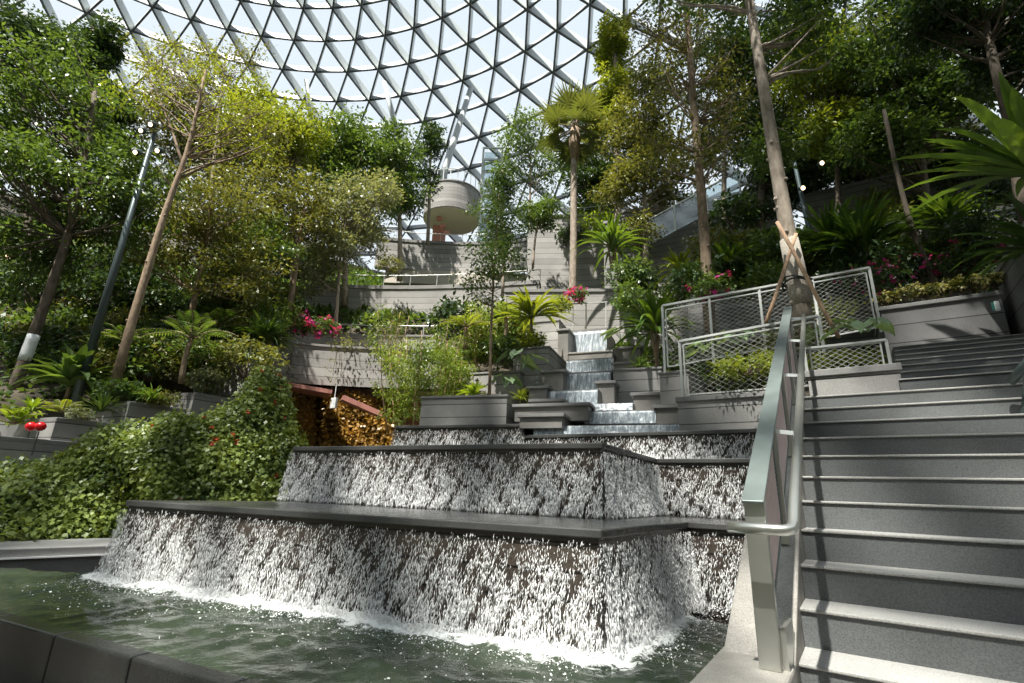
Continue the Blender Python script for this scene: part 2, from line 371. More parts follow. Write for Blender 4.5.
def frond_plant(label, base, h, n, L, lm, name='fern', cat='fern', group=None, leafl=.16, pairs=16, droop=.8, stem=.04, lw=.2, up=.8):
    """cycad or tree fern: arching ribs with paired leaflets"""
    base = np.asarray(base, float); t = thing(name, label, cat, base, group); mb = MB(); Q = []; TT = []
    if h > .05: mb.tube(bend(base-V(0, 0, .1), base+V(0, 0, h), 5, .03), np.linspace(stem*1.3, stem, 5), 8)
    for i in range(n):
        az = (i+rng.random()*.8)*2*math.pi/n; el = math.radians(20+60*up*rng.random()); l = L*(.8+.35*rng.random())
        d = V(math.cos(az)*math.cos(el), math.sin(az)*math.cos(el), math.sin(el)); s = np.linspace(0, 1, pairs+3)
        p = base+V(0, 0, h)+s[:, None]*l*d-(s**2)[:, None]*V(0, 0, 1)*l*droop*.6
        mb.tube(p[::3], np.linspace(.012, .004, len(p[::3])), 4, False)
        tg = unit(np.gradient(p, axis=0)); side = unit(np.cross(tg, V(0, 0, 1)))
        ll = leafl*np.sin(np.clip(s*1.02+.06, 0, 1)*math.pi)**.6*L+.01
        tn = rng.random()
        for sg in (-1, 1):
            dd = unit(side*sg+tg*.45-V(0, 0, .15)); nr = unit(np.cross(dd, tg)*sg); nr = np.where(nr[:, 2:] < 0, -nr, nr)
            Q.append(leaf_quads(p[2:], dd[2:], nr[2:], ll[2:], ll[2:]*lw)); TT.append(np.clip(np.full(len(p)-2, tn)+rng.normal(size=len(p)-2)*.1, 0, 1))
    mb.build('stem', M['bark_brown'], t, True); quads_obj('fronds', np.concatenate(Q), M[lm], t, np.concatenate(TT))
    return t
def bush(label, base, r, lm, L=.09, n=900, name='shrub', cat='shrub', group=None, asp=.5, flowers=None, nf=40, fl=.06):
    base = np.asarray(base, float); r = np.asarray(r, float); t = thing(name, label, cat, base, group)
    k = max(12, n//26); cen = ell_points(k, base+V(0, 0, r[2]*.75), r*V(.85, .85, .8), .5); cen[:, 2] = np.maximum(cen[:, 2], base[2]+.05)
    mb = MB()
    for c in cen[:14]: mb.tube(bend(base-V(0, 0, .05), c, 4, .08), np.linspace(.012, .004, 4), 4, False)
    mb.build('stems', M['bark_dark'], t)
    q, tn = cluster_leaves(cen, n//k, max(r)*.3, L, asp, .7); quads_obj('foliage', q, M[lm], t, tn)
    if flowers:
        c = ell_points(nf, base+V(0, 0, r[2]*.9), r*V(.9, .9, .95), .85)
        for cc in c: q, tn = cluster_leaves(cc[None], 6, fl*.5, fl, .8, 1.); quads_obj('flower', q, M[flowers], t, tn)
    return t
# ================================================================== SETTING
def ground_h(x, y):
    r = np.clip(y-7, 0, 30)*.55+.3
    r = r+np.clip(-x-8, 0, 25)*.25+np.clip(x-6.5, 0, 25)*.45
    w = 1/(1+np.exp(-(y-7.2-np.clip(-x-3, 0, 3)*.1)*3.)); w = np.where(x > 2.6, 1/(1+np.exp(-(y-9.2+np.clip(x-2.6,0,8)*.5)*3.)), w)
    r = r*w+(-1.75)*(1-w)
    cor = (1/(1+np.exp(-(x+7.5)*3)))*(1/(1+np.exp((x+2.2)*3)))*(1/(1+np.exp(-(y-8.6)*3)))*(1/(1+np.exp((y-16.2)*3)))
    r = r*(1-cor)+np.minimum(r, .8)*cor
    return np.minimum(r, 15.)
gx, gy = np.meshgrid(np.linspace(-46, 34, 161), np.linspace(-8, 48, 141))
gz = ground_h(gx, gy)
_, nin = gx, None
uu = gx*T[0]+gy*T[1]; nn_ = gx*N[0]+gy*N[1]
below = (uu > -.9)&(nn_ < 9.4)&(uu < 6)
gz = np.where((gx > -5.2)&(gx < 1.5)&(gy < 9.3)&(nn_ < 9.), np.minimum(gz, -.4), gz); gz = np.where((gx > -5.2)&(gx < -1.2)&(gy < 16), np.minimum(gz, -.4), gz)
gz = np.where(below, np.minimum(gz, np.where(nn_ < 5.6, -1.75, np.where(nn_ < 8.3, .3, 1.5))), gz)
o = grid_obj('floor', np.stack([gx, gy, gz], -1), M['soil']); tag(o, 'planted soil slope climbing behind the pools and terraces', None, kind='structure')

gx2, gy2 = np.meshgrid(np.linspace(-60, 30, 61), np.linspace(-38, -6, 31)); rr_ = np.clip(-gy2-8, 0, 40); gz2 = -1.8+np.minimum(rr_*1.1, 21)+rng.random(gx2.shape)*.8*(rr_ > 1)  # unseen slopes behind and beside the viewer, added to cut ambient light
o = grid_obj('floor', np.stack([gx2, gy2, gz2], -1), M['valley']); tag(o, None, None, kind='structure')
gx2, gy2 = np.meshgrid(np.linspace(7.5, 30, 24), np.linspace(-12, 6, 25)); gz2 = -1.8+np.minimum((gx2-7.5)*1.3, 18)+rng.random(gx2.shape)*.8*(gx2 > 8)
o = grid_obj('floor', np.stack([gx2, gy2, gz2], -1), M['valley']); tag(o, None, None, kind='structure')
gx2, gy2 = np.meshgrid(np.linspace(-45, -13, 24), np.linspace(-12, 6, 25)); gz2 = -1.8+np.minimum((-gx2-13)*1.0, 18)+rng.random(gx2.shape)*.8*(gx2 < -14)
o = grid_obj('floor', np.stack([gx2, gy2, gz2], -1), M['valley']); tag(o, None, None, kind='structure')
# ---- stairs
R, G = .16, .286
ST = thing('staircase', 'wide grey granite staircase climbing the right side of the photo', 'stairs', W(1, 2.0, -1.7))
UL, UR = -.28, 4.6
for k in range(-5, 11):
    n0 = 2.584+G*k; z = -.616+R*k
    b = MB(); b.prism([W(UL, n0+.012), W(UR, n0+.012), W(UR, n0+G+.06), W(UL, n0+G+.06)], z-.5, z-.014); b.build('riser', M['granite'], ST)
    b = MB(); b.prism([W(UL, n0), W(UR, n0), W(UR, n0+G+.06), W(UL, n0+G+.06)], z-.014, z); b.build('tread', M['sunlit_tread'], ST, bevel=.004)
n0 = 2.584+G*10; G2 = .425
for k in range(1, 8):
    z = .984+R*k; n = n0+G2*k-.14; ul = .45+.037*k
    if k == 7: far = 9.2
    else: far = n+G2+.06
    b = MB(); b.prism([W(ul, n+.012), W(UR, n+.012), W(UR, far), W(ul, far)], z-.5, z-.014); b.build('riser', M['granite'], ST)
    b = MB(); b.prism([W(ul, n), W(UR, n), W(UR, far), W(ul, far)], z-.014, z); b.build('tread', M['sunlit_tread'], ST, bevel=.004)
b = MB(); b.prism([W(UL, n0+.05), W(UR, n0+.05), W(UR, n0+.6), W(UL, n0+.6)], .5, .984); b.build('landing', M['granite'], ST)
# ---- plinth and sloped curb between stairs and pool
b = MB(); b.prism([W(-.565, .9), W(-.28, .9), W(-.28, 2.75), W(-.565, 2.75)], -1.9, -.6)
o = b.build('pool_plinth', M['plinth'], None, bevel=.012); tag(o, 'pale stone plinth between the pool and the foot of the stairs', 'plinth')
b = MB()
z0 = -.6; n1 = 2.5; n2 = 5.75
q = [W(-.55, n1), W(-.28, n1), W(-.28, n2), W(-.55, n2)]
b.prism(q, -1.2, [z0+.0, z0+.0, z0+.56*(n2-n1), z0+.56*(n2-n1)])
o = b.build('stair_curb', M['plinth'], None, bevel=.008); tag(o, 'pale sloped stone curb running up beside the stairs under the steel railing', 'curb')

# ================================================================== POOLS
zw = -.8
L1, A1, B1 = at(130, 500, z=-.175), at(598, 529, z=-.175), at(685, 521.5, z=-.175)
L2, A2, B2 = at(295, 447, z=.448), at(600, 443, z=.448), at(655, 459, z=.448)
L3 = at(482, 436.5, z=.88)
def along_T(p, u): d = u-UN(p)[0]; return p+T*d
C1, C2 = along_T(B1, -.5), along_T(B2, -.5); A3 = at(690, 431, z=.88); C3 = along_T(A3, .3)
L4, A4 = at(396, 426, z=1.06), at(524, 424, z=1.06)
def inset(poly, d):
    """offset of an open front polyline towards the viewer by d (plan)"""
    out = []
    for i, p in enumerate(poly):
        ds = []
        if i > 0: ds.append(unit((poly[i]-poly[i-1])*V(1, 1, 0)))
        if i < len(poly)-1: ds.append(unit((poly[i+1]-poly[i])*V(1, 1, 0)))
        n = sum(V(e[1], -e[0], 0) for e in ds); n = unit(n); c = abs(n@V(ds[0][1], -ds[0][0], 0)); out.append(p+n*d/max(c, .3))
    return out
FALLS = []
def basin(label, front, back, zt, zb, name='cascade_basin', cop=.05, over=.035):
    t = thing(name, label, 'fountain basin', (*front[0][:2], zb), 'tiered cascade basins')
    poly = list(front)+list(back)
    b = MB(); b.prism(poly, zb, zt-cop); b.build('wall', M['wet'], t)
    f2 = inset(front, over); b = MB(); b.prism(list(f2)+list(back), zt-cop, zt); b.build('coping', M['coping_dark'], t, bevel=.008)
    return t
bk = lambda p, d: p+N*d
basin('lowest dark stone basin of the cascade, its long wall standing in the pool', [L1, A1, B1, C1], [bk(C1, 2.2), bk(L1, 2.8)], -.175, -1.7)
basin('middle dark stone basin of the cascade, above the lowest one', [L2, A2, B2, C2], [bk(C2, 2.4), bk(L2, 2.6)], .448, -.22)
basin('upper right dark stone basin below the small water steps', [L3, A3, C3], [bk(C3, 1.2), bk(L3, 1.6)], .88, .40)
basin('short upper left basin in front of the square stone planter', [L4, A4], [bk(A4, .5), bk(L4, .9)], 1.06, .40)
def shelf(label, poly, z):
    b = MB(); b.prism(poly, z-.02, z+.006); o = b.build('water_film', M['water']); tag(o, label, 'water', kind='stuff')
# falling water: droplets clinging to and leaping from each wall
def curtain(label, segs, n_per_m2, sz=1., thick=.07):
    vs = []; ts = []
    for p, q, zt, zb, dn in segs:
        e = q-p; e[2] = 0; l = np.linalg.norm(e); e = e/l; nr = V(e[1], -e[0], 0); H = zt-zb; n = int(l*H*n_per_m2*dn)
        a = rng.random(n)*l; f = rng.random(n)**.72
        # clumps: water comes in bunches
        keep = (np.sin(a*23+np.sin(f*9+a*5)*1.6)+np.sin(a*61+f*14)*.7+rng.normal(size=n)*.8) > -.55
        a, f = a[keep], f[keep]; n = len(a)
        a = a*(1+.07/l)-.035; c = p+a[:, None]*e+nr*(.012+.03+thick*f*rng.random(n)*(.5+f))[:, None]; c[:, 2] = zt-.05-f*(H-.05)
        ln = (.010+.026*rng.random(n)**1.5)*sz*(.6+.6*f); wd = (.0012+.0026*rng.random(n)**1.6)*sz*(.8+.5*f)
        d = unit(V(0, 0, -1)+e*rng.normal(size=(n, 1))*.22+nr*.10-e*.12)
        s1 = unit(np.cross(d, nr)); s2 = np.cross(d, s1)
        w = wd[:, None]; L = ln[:, None]
        v = np.stack([c-d*L, c+s1*w, c+s2*w, c-s1*w, c-s2*w, c+d*L*.7], 1); vs.append(v)
    v = np.concatenate(vs); n = len(v)
    F = np.array([[0, 1, 2], [0, 2, 3], [0, 3, 4], [0, 4, 1], [5, 2, 1], [5, 3, 2], [5, 4, 3], [5, 1, 4]])
    f = (F[None]+6*np.arange(n)[:, None, None]).reshape(-1, 3)
    me = bpy.data.meshes.new('w'); me.vertices.add(n*6); me.vertices.foreach_set('co', v.ravel().astype(np.float32))
    me.loops.add(len(f)*3); me.loops.foreach_set('vertex_index', f.ravel().astype(np.int32)); me.polygons.add(len(f)); me.polygons.foreach_set('loop_start', np.arange(0, len(f)*3, 3, dtype=np.int32))
    me.update(calc_edges=True); me.polygons.foreach_set('use_smooth', [True]*len(f)); me.materials.append(M['drop'])
    o = bpy.data.objects.new('water_curtain', me); COL.objects.link(o); tag(o, label, 'falling water', kind='stuff')
DN = 10500
curtain('white streaks of water falling down the lowest basin wall into the pool', [(L1, A1, -.2, zw, 1.), (A1, B1, -.2, zw, 1.1), (B1, C1, -.2, zw, .75)], DN)
curtain('white streaks of water falling down the middle basin wall', [(L2, A2, .42, -.17, 1.), (A2, B2, .42, -.17, 1.2), (B2, C2, .42, -.17, .8)], DN*.8, 1.25)
curtain('short curtain of water below the upper right basin', [(L3, A3, .86, .45, .9), (A3, C3, .86, .45, .9)], DN*.55, 1.5)
curtain('short curtain of water below the upper left basin', [(L4, A4, 1.03, .45, .9)], DN*.55, 1.6)
# pool water surface with ripples, and foam where the water lands
PR0, PR1 = at(0, 612, z=zw), at(270, 686, z=zw); pd = unit(PR1-PR0); PE0 = PR0-pd*3.2; PE1 = PR0+pd*(np.linalg.norm(PR1-PR0)+1.9)
def seg_dist(px, py, a, b):
    e = (b-a)[:2]; l = e@e; t = np.clip(((px-a[0])*e[0]+(py-a[1])*e[1])/l, 0, 1); return np.hypot(px-a[0]-t*e[0], py-a[1]-t*e[1])
nu, nv = 330, 260
fa = PE0; fb = PE1; farL = at(0, 560, z=zw)-V(3, -.2, 0); farR = W(-.62, 4.2, zw)
ss = np.linspace(0, 1, nu)[None, :, None]; tt = np.linspace(0, 1, nv)[:, None, None]
Pw = (fa*(1-ss)+fb*ss)*(1-tt)+((farL)*(1-ss)+(farR)*ss)*tt
x, y = Pw[..., 0], Pw[..., 1]
dist = np.minimum.reduce([seg_dist(x, y, L1, A1), seg_dist(x, y, A1, B1), seg_dist(x, y, B1, C1)])
h = sum(a*np.sin(k*(x*math.cos(t)+y*math.sin(t))+p) for a, k, t, p in [(.006, 9, .3, 0), (.005, 14, 1.1, 2), (.004, 21, 2.0, 1), (.003, 31, 2.7, 3), (.0025, 43, .8, 4), (.0025, 37, -.5, 1)])
h = h*np.clip(tt[..., 0]/.22, .05, 1)
h = h+.030*np.exp(-dist/.35)*np.sin(dist*30+2*np.sin(x*9)+2*np.sin(y*11))*.6+.02*np.exp(-dist/.25)*rng.random(x.shape)
Pw[..., 2] = zw+h
foam = .42*np.exp(-(dist/.17)**2)+.36*np.exp(-dist/.42)+.10*np.exp(-dist/1.1)
o = grid_obj('pool_water', Pw, M['water'], attrs={'foam': foam}); tag(o, 'green rippled water of the front pool with white foam along the wall', 'water', kind='stuff')
# spatter floating on the pool
n = 5200; w = []
for a, b_, m in ((L1, A1, 9000), (A1, B1, 3400), (B1, C1, 900)):
    e = b_-a; e[2] = 0; l = np.linalg.norm(e); e /= l; nr = V(e[1], -e[0], 0); s_ = rng.random(m)*l; dd = .05+np.abs(rng.normal(size=m))*.16+(rng.random(m) < .12)*rng.random(m)*.6
    c = a+e*s_[:, None]+nr*dd[:, None]; c[:, 2] = zw+.012+rng.random(m)*.05*np.exp(-dd/.15); w.append(c)
c = np.vstack(w); d = rnd_dirs(len(c))*V(1, 1, .4); nr = unit(rnd_dirs(len(c))+V(0, 0, 1.5)); sz = .003+.008*rng.random(len(c))**2
o = quads_obj('spatter', leaf_quads(c, unit(d), nr, sz*1.6, sz), M['drop']); tag(o, 'white spatter dancing on the pool where the water lands', 'foam', kind='stuff')
# near infinity edge of the pool, left rim
nrm = V(pd[1], -pd[0], 0)
b = MB(); LE = np.linalg.norm(PE1-PE0); KE = int(LE/.62)
for i in range(KE):
    e0, e1 = PE0+pd*(LE*i/KE+.004), PE0+pd*(LE*(i+1)/KE-.004); b.prism([e0, e1, e1+nrm*.10, e0+nrm*.10][::-1], -1.75, zw+.010)
t = thing('pool_edge', 'dark wet stone front wall of the pool at the lower left corner', 'pool wall', (*PE0[:2], -1.75))
b.build('wall', M['edge'], t, bevel=.012)
b = MB(); b.prism([PE0+nrm*.10, PE1+nrm*.10, PE1+nrm*.42, PE0+nrm*.42][::-1], -1.75, -1.16); b.build('ledge', M['edge'], t, bevel=.01)
RM0, RM1 = at(-60, 553, z=-.72), at(118, 547, z=-.72); dr = unit(RM1-RM0); rn = V(-dr[1], dr[0], 0)
b = MB(); b.prism([RM0-dr*2, RM1+dr*.5, RM1+dr*.5+rn*.9, RM0-dr*2+rn*.9], -1.75, -.70)
o = b.build('stone_kerb', M['coping'], None, bevel=.012); tag(o, 'pale grey stone rim of the pool in front of the ivy hedge', 'kerb')
b = MB(); b.prism([RM0-dr*2-rn*.03, RM1+dr*.5-rn*.03, RM1+dr*.5-rn*.001, RM0-dr*2-rn*.001], -.80, -.785); o = b.build('foam_line', M['drop']); tag(o, 'thin white foam line under the left pool rim', 'foam', kind='stuff')

# ================================================================== CENTRAL CASCADE
CT = unit(V(.93, -.36, 0)); CN = V(-CT[1], CT[0], 0)
def slab_box(label, x0, x1, yt, yb, D, depth, mat, name, cat, group=None, cop=.04, copm='coping', d=None, par=None, coplip=.02, zb=None):
    """stone box whose front face spans pixels x0..x1, yt..yb at distance D (at its middle)"""
    d = CT if d is None else d; nn = V(-d[1], d[0], 0)
    m = at((x0+x1)/2, yt, D=D); z1 = m[2]; zz0 = at((x0+x1)/2, yb, D=D)[2] if zb is None else zb
    def hit(px):
        r = ray(px, yt); k = (nn@m)/(nn@r); return r*k
    a, b_ = hit(x0), hit(x1)
    t = thing(name, label, cat, (*a[:2], zz0), group)
    b = MB(); b.prism([a, b_, b_+nn*depth, a+nn*depth], zz0, z1-cop); b.build('body', M[mat], t)
    l = coplip; b = MB(); b.prism([a-d*l-nn*l, b_+d*l-nn*l, b_+d*l+nn*(depth+l), a-d*l+nn*(depth+l)], z1-cop, z1); b.build('coping', M[copm], t, bevel=.006)
    return a, b_, z1, nn, t
def water_step(label, x0, x1, yt, yb, D, depth=1.2, x0b=None, x1b=None):
    m = at((x0+x1)/2, yt, D=D); z1 = m[2]; z0_ = at((x0+x1)/2, yb, D=D)[2]
    def hit(px):
        r = ray(px, yt); k = (CN@m)/(CN@r); return r*k
    a, b_ = hit(x0), hit(x1); t = thing('water_step', label, 'cascade step', (*a[:2], z0_-.3), 'steps of the narrow central cascade')
    b = MB(); b.prism([a, b_, b_+CN*depth, a+CN*depth], z0_-.3, z1-.015); b.build('stone', M['wet_block'], t)
    b = MB(); K = 9; nx = 40; P = np.zeros((K, nx, 3)); 
    for i in range(K):
        f = i/(K-1); zz = z1+.008 if i == 0 else z1-.004-(z1-z0_)*f**1.0; off = -depth*.9 if i == 0 else .025+.05*f
        P[i] = a+(b_-a)*np.linspace(0, 1, nx)[:, None]-CN*off; P[i, :, 2] = zz; P[i] -= CN*(rng.random((nx, 1))*.02*f)
    grid_obj('water_sheet', P[::-1], M['sheet'], t)
for lab, x0, x1, yt, yb, D in [
    ('lowest and widest white water step just above the basins', 535, 682, 424, 436, 7.45),
    ('second water step, wide, with sparkling drops', 585, 656, 409.5, 424, 7.8),
    ('third water step, short pale strip under the side block', 590, 633, 402.5, 411, 8.05),
    ('fourth water step, shifted to the left', 543, 598, 389, 405, 8.7),
    ('fifth water step in the middle of the narrow cascade', 560, 611, 371, 391, 9.5),
    ('sixth water step below the green ledge', 567, 614, 358, 373, 10.3),
    ('top tall water step of the narrow cascade', 567, 607, 328.5, 354, 11.6)]:
    water_step(lab, x0, x1, yt, yb, D)
slab_box('mossy green ledge below the top fall', 567, 612, 351.5, 359, 11.0, .5, 'wet_block', 'stone_ledge', 'ledge', copm='wet_block')
bpy.data.materials['wet_block']
SB = [('stacked stone step left of the lowest water step', 520, 562, 414, 428, 7.7, 'a'), ('long stone step with a cut corner beside the second water step', 515, 588, 403.5, 421, 8.0, 'a'),
      ('thin stone step behind the long one', 531, 562, 399, 410, 8.4, 'a'), ('stone block left of the fourth water step', 529, 547, 386, 399, 8.8, 'a'),
      ('stone block with a dark gap left of the fifth water step', 542, 563, 370, 391, 9.4, 'a'), ('small stone block beside the top fall on its left', 558, 568, 329, 372, 11.2, 'a'),
      ('stone block with a slot right of the fifth water step', 597, 614, 381, 405, 8.8, 'a'), ('stone block with a dark slot below the leafy planter', 633, 661, 392.5, 412, 8.1, 'a'),
      ('stone block with a dark slot right of the second water step', 656, 680, 405, 424, 7.5, 'a'), ('small stone ledge right of the sixth water step', 613, 634, 362, 375, 10.0, 'a'),
      ('narrow stone block right of the top fall', 607, 640, 347, 366, 11.2, 'a')]
for lab, x0, x1, yt, yb, D, _ in SB:
    a, b_, z1, nn, t = slab_box(lab, x0, x1, yt, yb, D, .8, 'wet_block', 'stone_block', 'stone block', 'stone blocks flanking the narrow cascade', cop=.05, coplip=.04)
# planters around the cascade
slab_box('square grey stone planter holding the yellow-green fern, above the upper left basin', 422, 507, 395.5, 429, 8.5, 1.1, 'planter', 'stone_planter', 'planter', copm='coping', d=unit(V(.93,-.3,0)))
slab_box('tall stone planter left of the narrow cascade', 514, 549, 347, 390, 9.9, 1.6, 'planter', 'stone_planter', 'planter')
slab_box('grey planter wall rising left of the top fall', 521, 559, 321, 362, 11.8, 1.2, 'planter', 'stone_planter', 'planter')
slab_box('dark grey planter right of the narrow cascade under the strap leaves', 613, 661, 368, 412, 9.0, 1.5, 'planter', 'stone_planter', 'planter')
slab_box('tall stone pier holding the left end of the rear fence', 659, 688, 371, 432, 7.75, 1.2, 'planter', 'stone_planter', 'planter', d=T)
slab_box('long low planter behind the bamboo at the left of the cascade', 455, 520, 372, 400, 10.0, 1.0, 'planter', 'stone_planter', 'planter')

# ================================================================== RIGHT PLANTERS + FENCES
def fence(label, bl, br, tr, tl, posts=2, mesh=.07, name='mesh_fence', wire='mesh', fr='rail_pale', top=None, group=None, bw=.028, inset_=.05, topgap=.0):
    t = thing(name, label, 'fence', bl, group); bl, br, tr, tl = [np.asarray(p, float) for p in (bl, br, tr, tl)]
    for i in range(posts):
        f = i/(posts-1); b = MB(); b.bar(bl+(br-bl)*f-V(0, 0, .03), tl+(tr-tl)*f, bw*1.3, bw*1.3, up=T); b.build('post', M[fr], t)
    b = MB(); b.bar(tl, tr, bw*2, bw*1.1); b.build('top_rail', M[fr], t)
    def Q(a, c): return (bl*(1-a)+br*a)*(1-c)+(tl*(1-a)+tr*a)*c
    c0, c1 = .05, .93-topgap; Lx = np.linalg.norm(br-bl); a0, a1 = inset_/Lx, 1-inset_/Lx
    b = MB(); pts = [Q(a0, c0), Q(a1, c0), Q(a1, c1), Q(a0, c1)]
    for i in range(4): b.bar(pts[i], pts[(i+1) % 4], bw*.7, bw*.7, up=N)
    b.build('panel_frame', M[fr], t)
    H = np.linalg.norm(tl-bl); w = Lx*(a1-a0); hh = H*(c1-c0); b = MB(); slope = .62
    for sg in (1, -1):
        s = -hh/slope
        while s < w+hh/slope:
            # line x = s + y/slope (sg=1) mirrored for sg=-1
            y0, y1 = 0., hh; x0, x1 = s, s+hh/slope
            if x0 < 0: y0 = -x0*slope; x0 = 0
            if x1 > w: y1 = (w-s)*slope; x1 = w
            if x0 < x1-.01 and y0 < y1:
                fa_ = lambda xx: a0+(xx if sg == 1 else w-xx)/w*(a1-a0); fc = lambda yy: c0+yy/hh*(c1-c0)
                b.tube([Q(fa_(x0), fc(y0)), Q(fa_(x1), fc(y1))], .0026, 4, False)
            s += mesh/slope
    b.build('wire_mesh', M[wire], t); return t
# front planter wall
a, b_, z1, nn, t = slab_box('low stone planter wall under the front mesh fence, right of the cascade', 677, 800, 393, 434, 6.5, .9, 'planter', 'stone_planter', 'planter', d=T, cop=.07, coplip=.03)
FA, FB = a+T*.06+N*.08, along_T(a, -.08)+N*.08
FA[2] = FB[2] = z1
tl = FA+V(0, 0, .84); tr = FB+V(0, 0, .94)
fence('front mesh fence with pale steel frame on the low planter wall', FA, FB, tr, tl, 2)
a, b_, z1, nn, t = slab_box('stone planter wall beside the upper stairs, dark joint below its coping', 806, 899, 367, 396, 4.75, .7, 'planter', 'stone_planter', 'planter', d=T, cop=.07, coplip=.02, zb=.6)
PA = a+N*.12; PB = b_+N*.12-T*.05; PA[2] = PB[2] = z1
fence('low mesh fence on the planter wall beside the upper stairs', PA, PB, PB+V(0, 0, .27), PA+V(0, 0, .27), 2, .05, bw=.02)
bl, tl = at(665, 371, D=7.75), at(662.5, 306, D=7.75); br, tr = at(881, 330, D=6.6), at(869, 268, D=6.6)
fence('long rear mesh fence with tall posts behind the burlap wrapped tree', bl, br, tr, tl, 5, .07)
# soil and bed inside planters
b = MB(); b.prism([W(-.6, 7.0), W(.25, 6.0), W(.75, 8.6), W(-.6, 9.6)], .4, [1.25, 1.12, 1.9, 1.9]); o = b.build('planting_bed', M['soil']); tag(o, 'soil bed between the two mesh fences', 'soil', kind='stuff')
# wall behind top landing
aw = at(886, 350, n=8.75); zt = at(890, 306, n=8.75)[2]
b = MB(); u0 = UN(at(884, 330, n=8.75))[0]; u1 = UN(at(1004, 310, n=8.75))[0]
t = thing('stone_planter', 'dark plank-jointed planter wall at the top of the stairs with flowers on it', 'planter', W(u0, 8.75, 1.9))
b.prism([W(u0, 8.75), W(u1, 8.75), W(u1, 10.2), W(u0, 10.2)], 1.4, zt-.06); b.build('body', M['slabR'], t)
b = MB(); b.prism([W(u0-.03, 8.72), W(u1+.03, 8.72), W(u1+.03, 10.2), W(u0-.03, 10.2)], zt-.06, zt); b.build('coping', M['coping'], t, bevel=.008)
ZT = zt; UW0, UW1 = u0, u1
t = thing('stone_planter', 'dark stone planter at the right edge above the stairs', 'planter', W(u1+.1, 7.0, 1.9))
b = MB(); b.prism([W(u1+.12, 7.2), W(u1+1.6, 7.2), W(u1+1.6, 10.2), W(u1+.12, 10.2)], 1.4, zt+.35); b.build('body', M['slabR'], t)
b = MB(); b.prism([W(u1+.09, 7.17), W(u1+1.6, 7.17), W(u1+1.6, 10.2), W(u1+.09, 10.2)], zt+.35, zt+.42); b.build('coping', M['coping'], t)
# wall light at the top of the stairs
p = at(997, 306, D=5.6)
t = thing('wall_lamp', 'small white wall lamp on the stone at the top right of the stairs', 'lamp', p)
b = MB(); b.box(p, T, N, V(0, 0, 1), .025, .02, .06); b.build('lamp_body', M['white'], t, bevel=.01)
b = MB(); b.box(p-T*.035, T, N, V(0, 0, 1), .012, .012, .05); b.build('bracket', plain('teal', (.05, .25, .22), .5), t)
# dark handrail at the right frame edge
pa, pb = at(1012, 388, D=3.6), at(1034, 330, D=3.6)
t = thing('stair_handrail', 'dark handrail post at the right edge of the stairs', 'handrail', pa)
b = MB(); b.bar(pa-V(0, 0, .35), pb, .06, .03); b.build('post', M['dark_metal'], t)
b = MB(); b.tube([at(1010, 383, D=3.6), at(1024, 366, D=3.5), at(1060, 330, D=3.3)], .03, 10); b.build('rail', M['dark_metal'], t, True)

# ================================================================== STAIR RAILING
t = thing('stair_railing', 'brushed steel stair railing with mesh infill beside the pool', 'railing', W(-.4, 2.3, -.6))
ur = -.348; na, nb_ = 2.30, 6.1; za = .0; SL = .56
topz = lambda n: za+SL*(n-na); cz = lambda n: -.6+max(0, SL*(n-2.5))
b = MB(); a_, e_ = W(ur, na, za), W(ur, nb_, topz(nb_)); b.bar(a_, e_, .085, .014, up=(0, 0, 1)); b.build('top_rail', M['steel_green'], t, bevel=.004)
for i, n in enumerate([na+.05, 3.2, 4.15, 5.1, 6.0]):
    b = MB(); zb = cz(n) if n < 5.7 else 1.0; zt_ = topz(n)-.01
    w0 = .078 if i == 0 else .05
    b.prism([W(ur-w0/2, n-.022), W(ur+w0/2, n-.022), W(ur+w0/2, n+.022), W(ur-w0/2, n+.022)], zb, zt_); p_ = b.build('post', M['steel'], t, bevel=.004)
    if i:
        b = MB(); b.bar(W(ur, n, zt_-.10), W(-.215, n, zt_-.12), .012, .022); b.build('bracket', M['white'], t)
b = MB(); b.prism([W(ur+.035, na+.07), W(ur+.06, na+.07), W(ur+.06, na+.32), W(ur+.035, na+.32)], -.6, -.46); b.build('foot_plate', M['steel'], t)
utb = -.205
b = MB(); b.tube([W(-.43, na-.10, -.095), W(-.27, na-.10, -.095), W(-.235, na-.095, -.095), W(-.213, na-.075, -.09), W(utb, na-.04, -.07), W(utb, na+.05, -.01), W(utb, nb_, topz(nb_)-.12)], .021, 14); b.build('handrail', M['steel'], t, True)
# infill mesh
for j, (n0_, n1_) in enumerate([(na+.10, 3.16), (3.24, 4.11), (4.19, 5.06), (5.14, 5.96)]):
    bl = W(ur, n0_, cz(n0_)+.12); br = W(ur, n1_, max(cz(n1_), -.6)+.12 if n1_ < 5.7 else 1.3); tr = W(ur, n1_, topz(n1_)-.06); tl = W(ur, n0_, topz(n0_)-.06)
    b = MB(); q = [bl, br, tr, tl]
    for i in range(4): b.bar(q[i], q[(i+1) % 4], .014, .014, up=T)
    b.build('panel_frame', M['steel_green'], t)
    b = MB(); K = 34
    for i in range(1, K):
        f = i/K; g = (i+3)/K
        if g <= 1: b.tube([bl+(br-bl)*f, tl+(tr-tl)*g], .0016, 3, False); b.tube([bl+(br-bl)*g, tl+(tr-tl)*f], .0016, 3, False)
    for i in range(1, 24):
        f = i/24; b.tube([bl+(tl-bl)*f, br+(tr-br)*f], .0014, 3, False)
    b.build('wire_mesh', M['mesh_pink'], t)

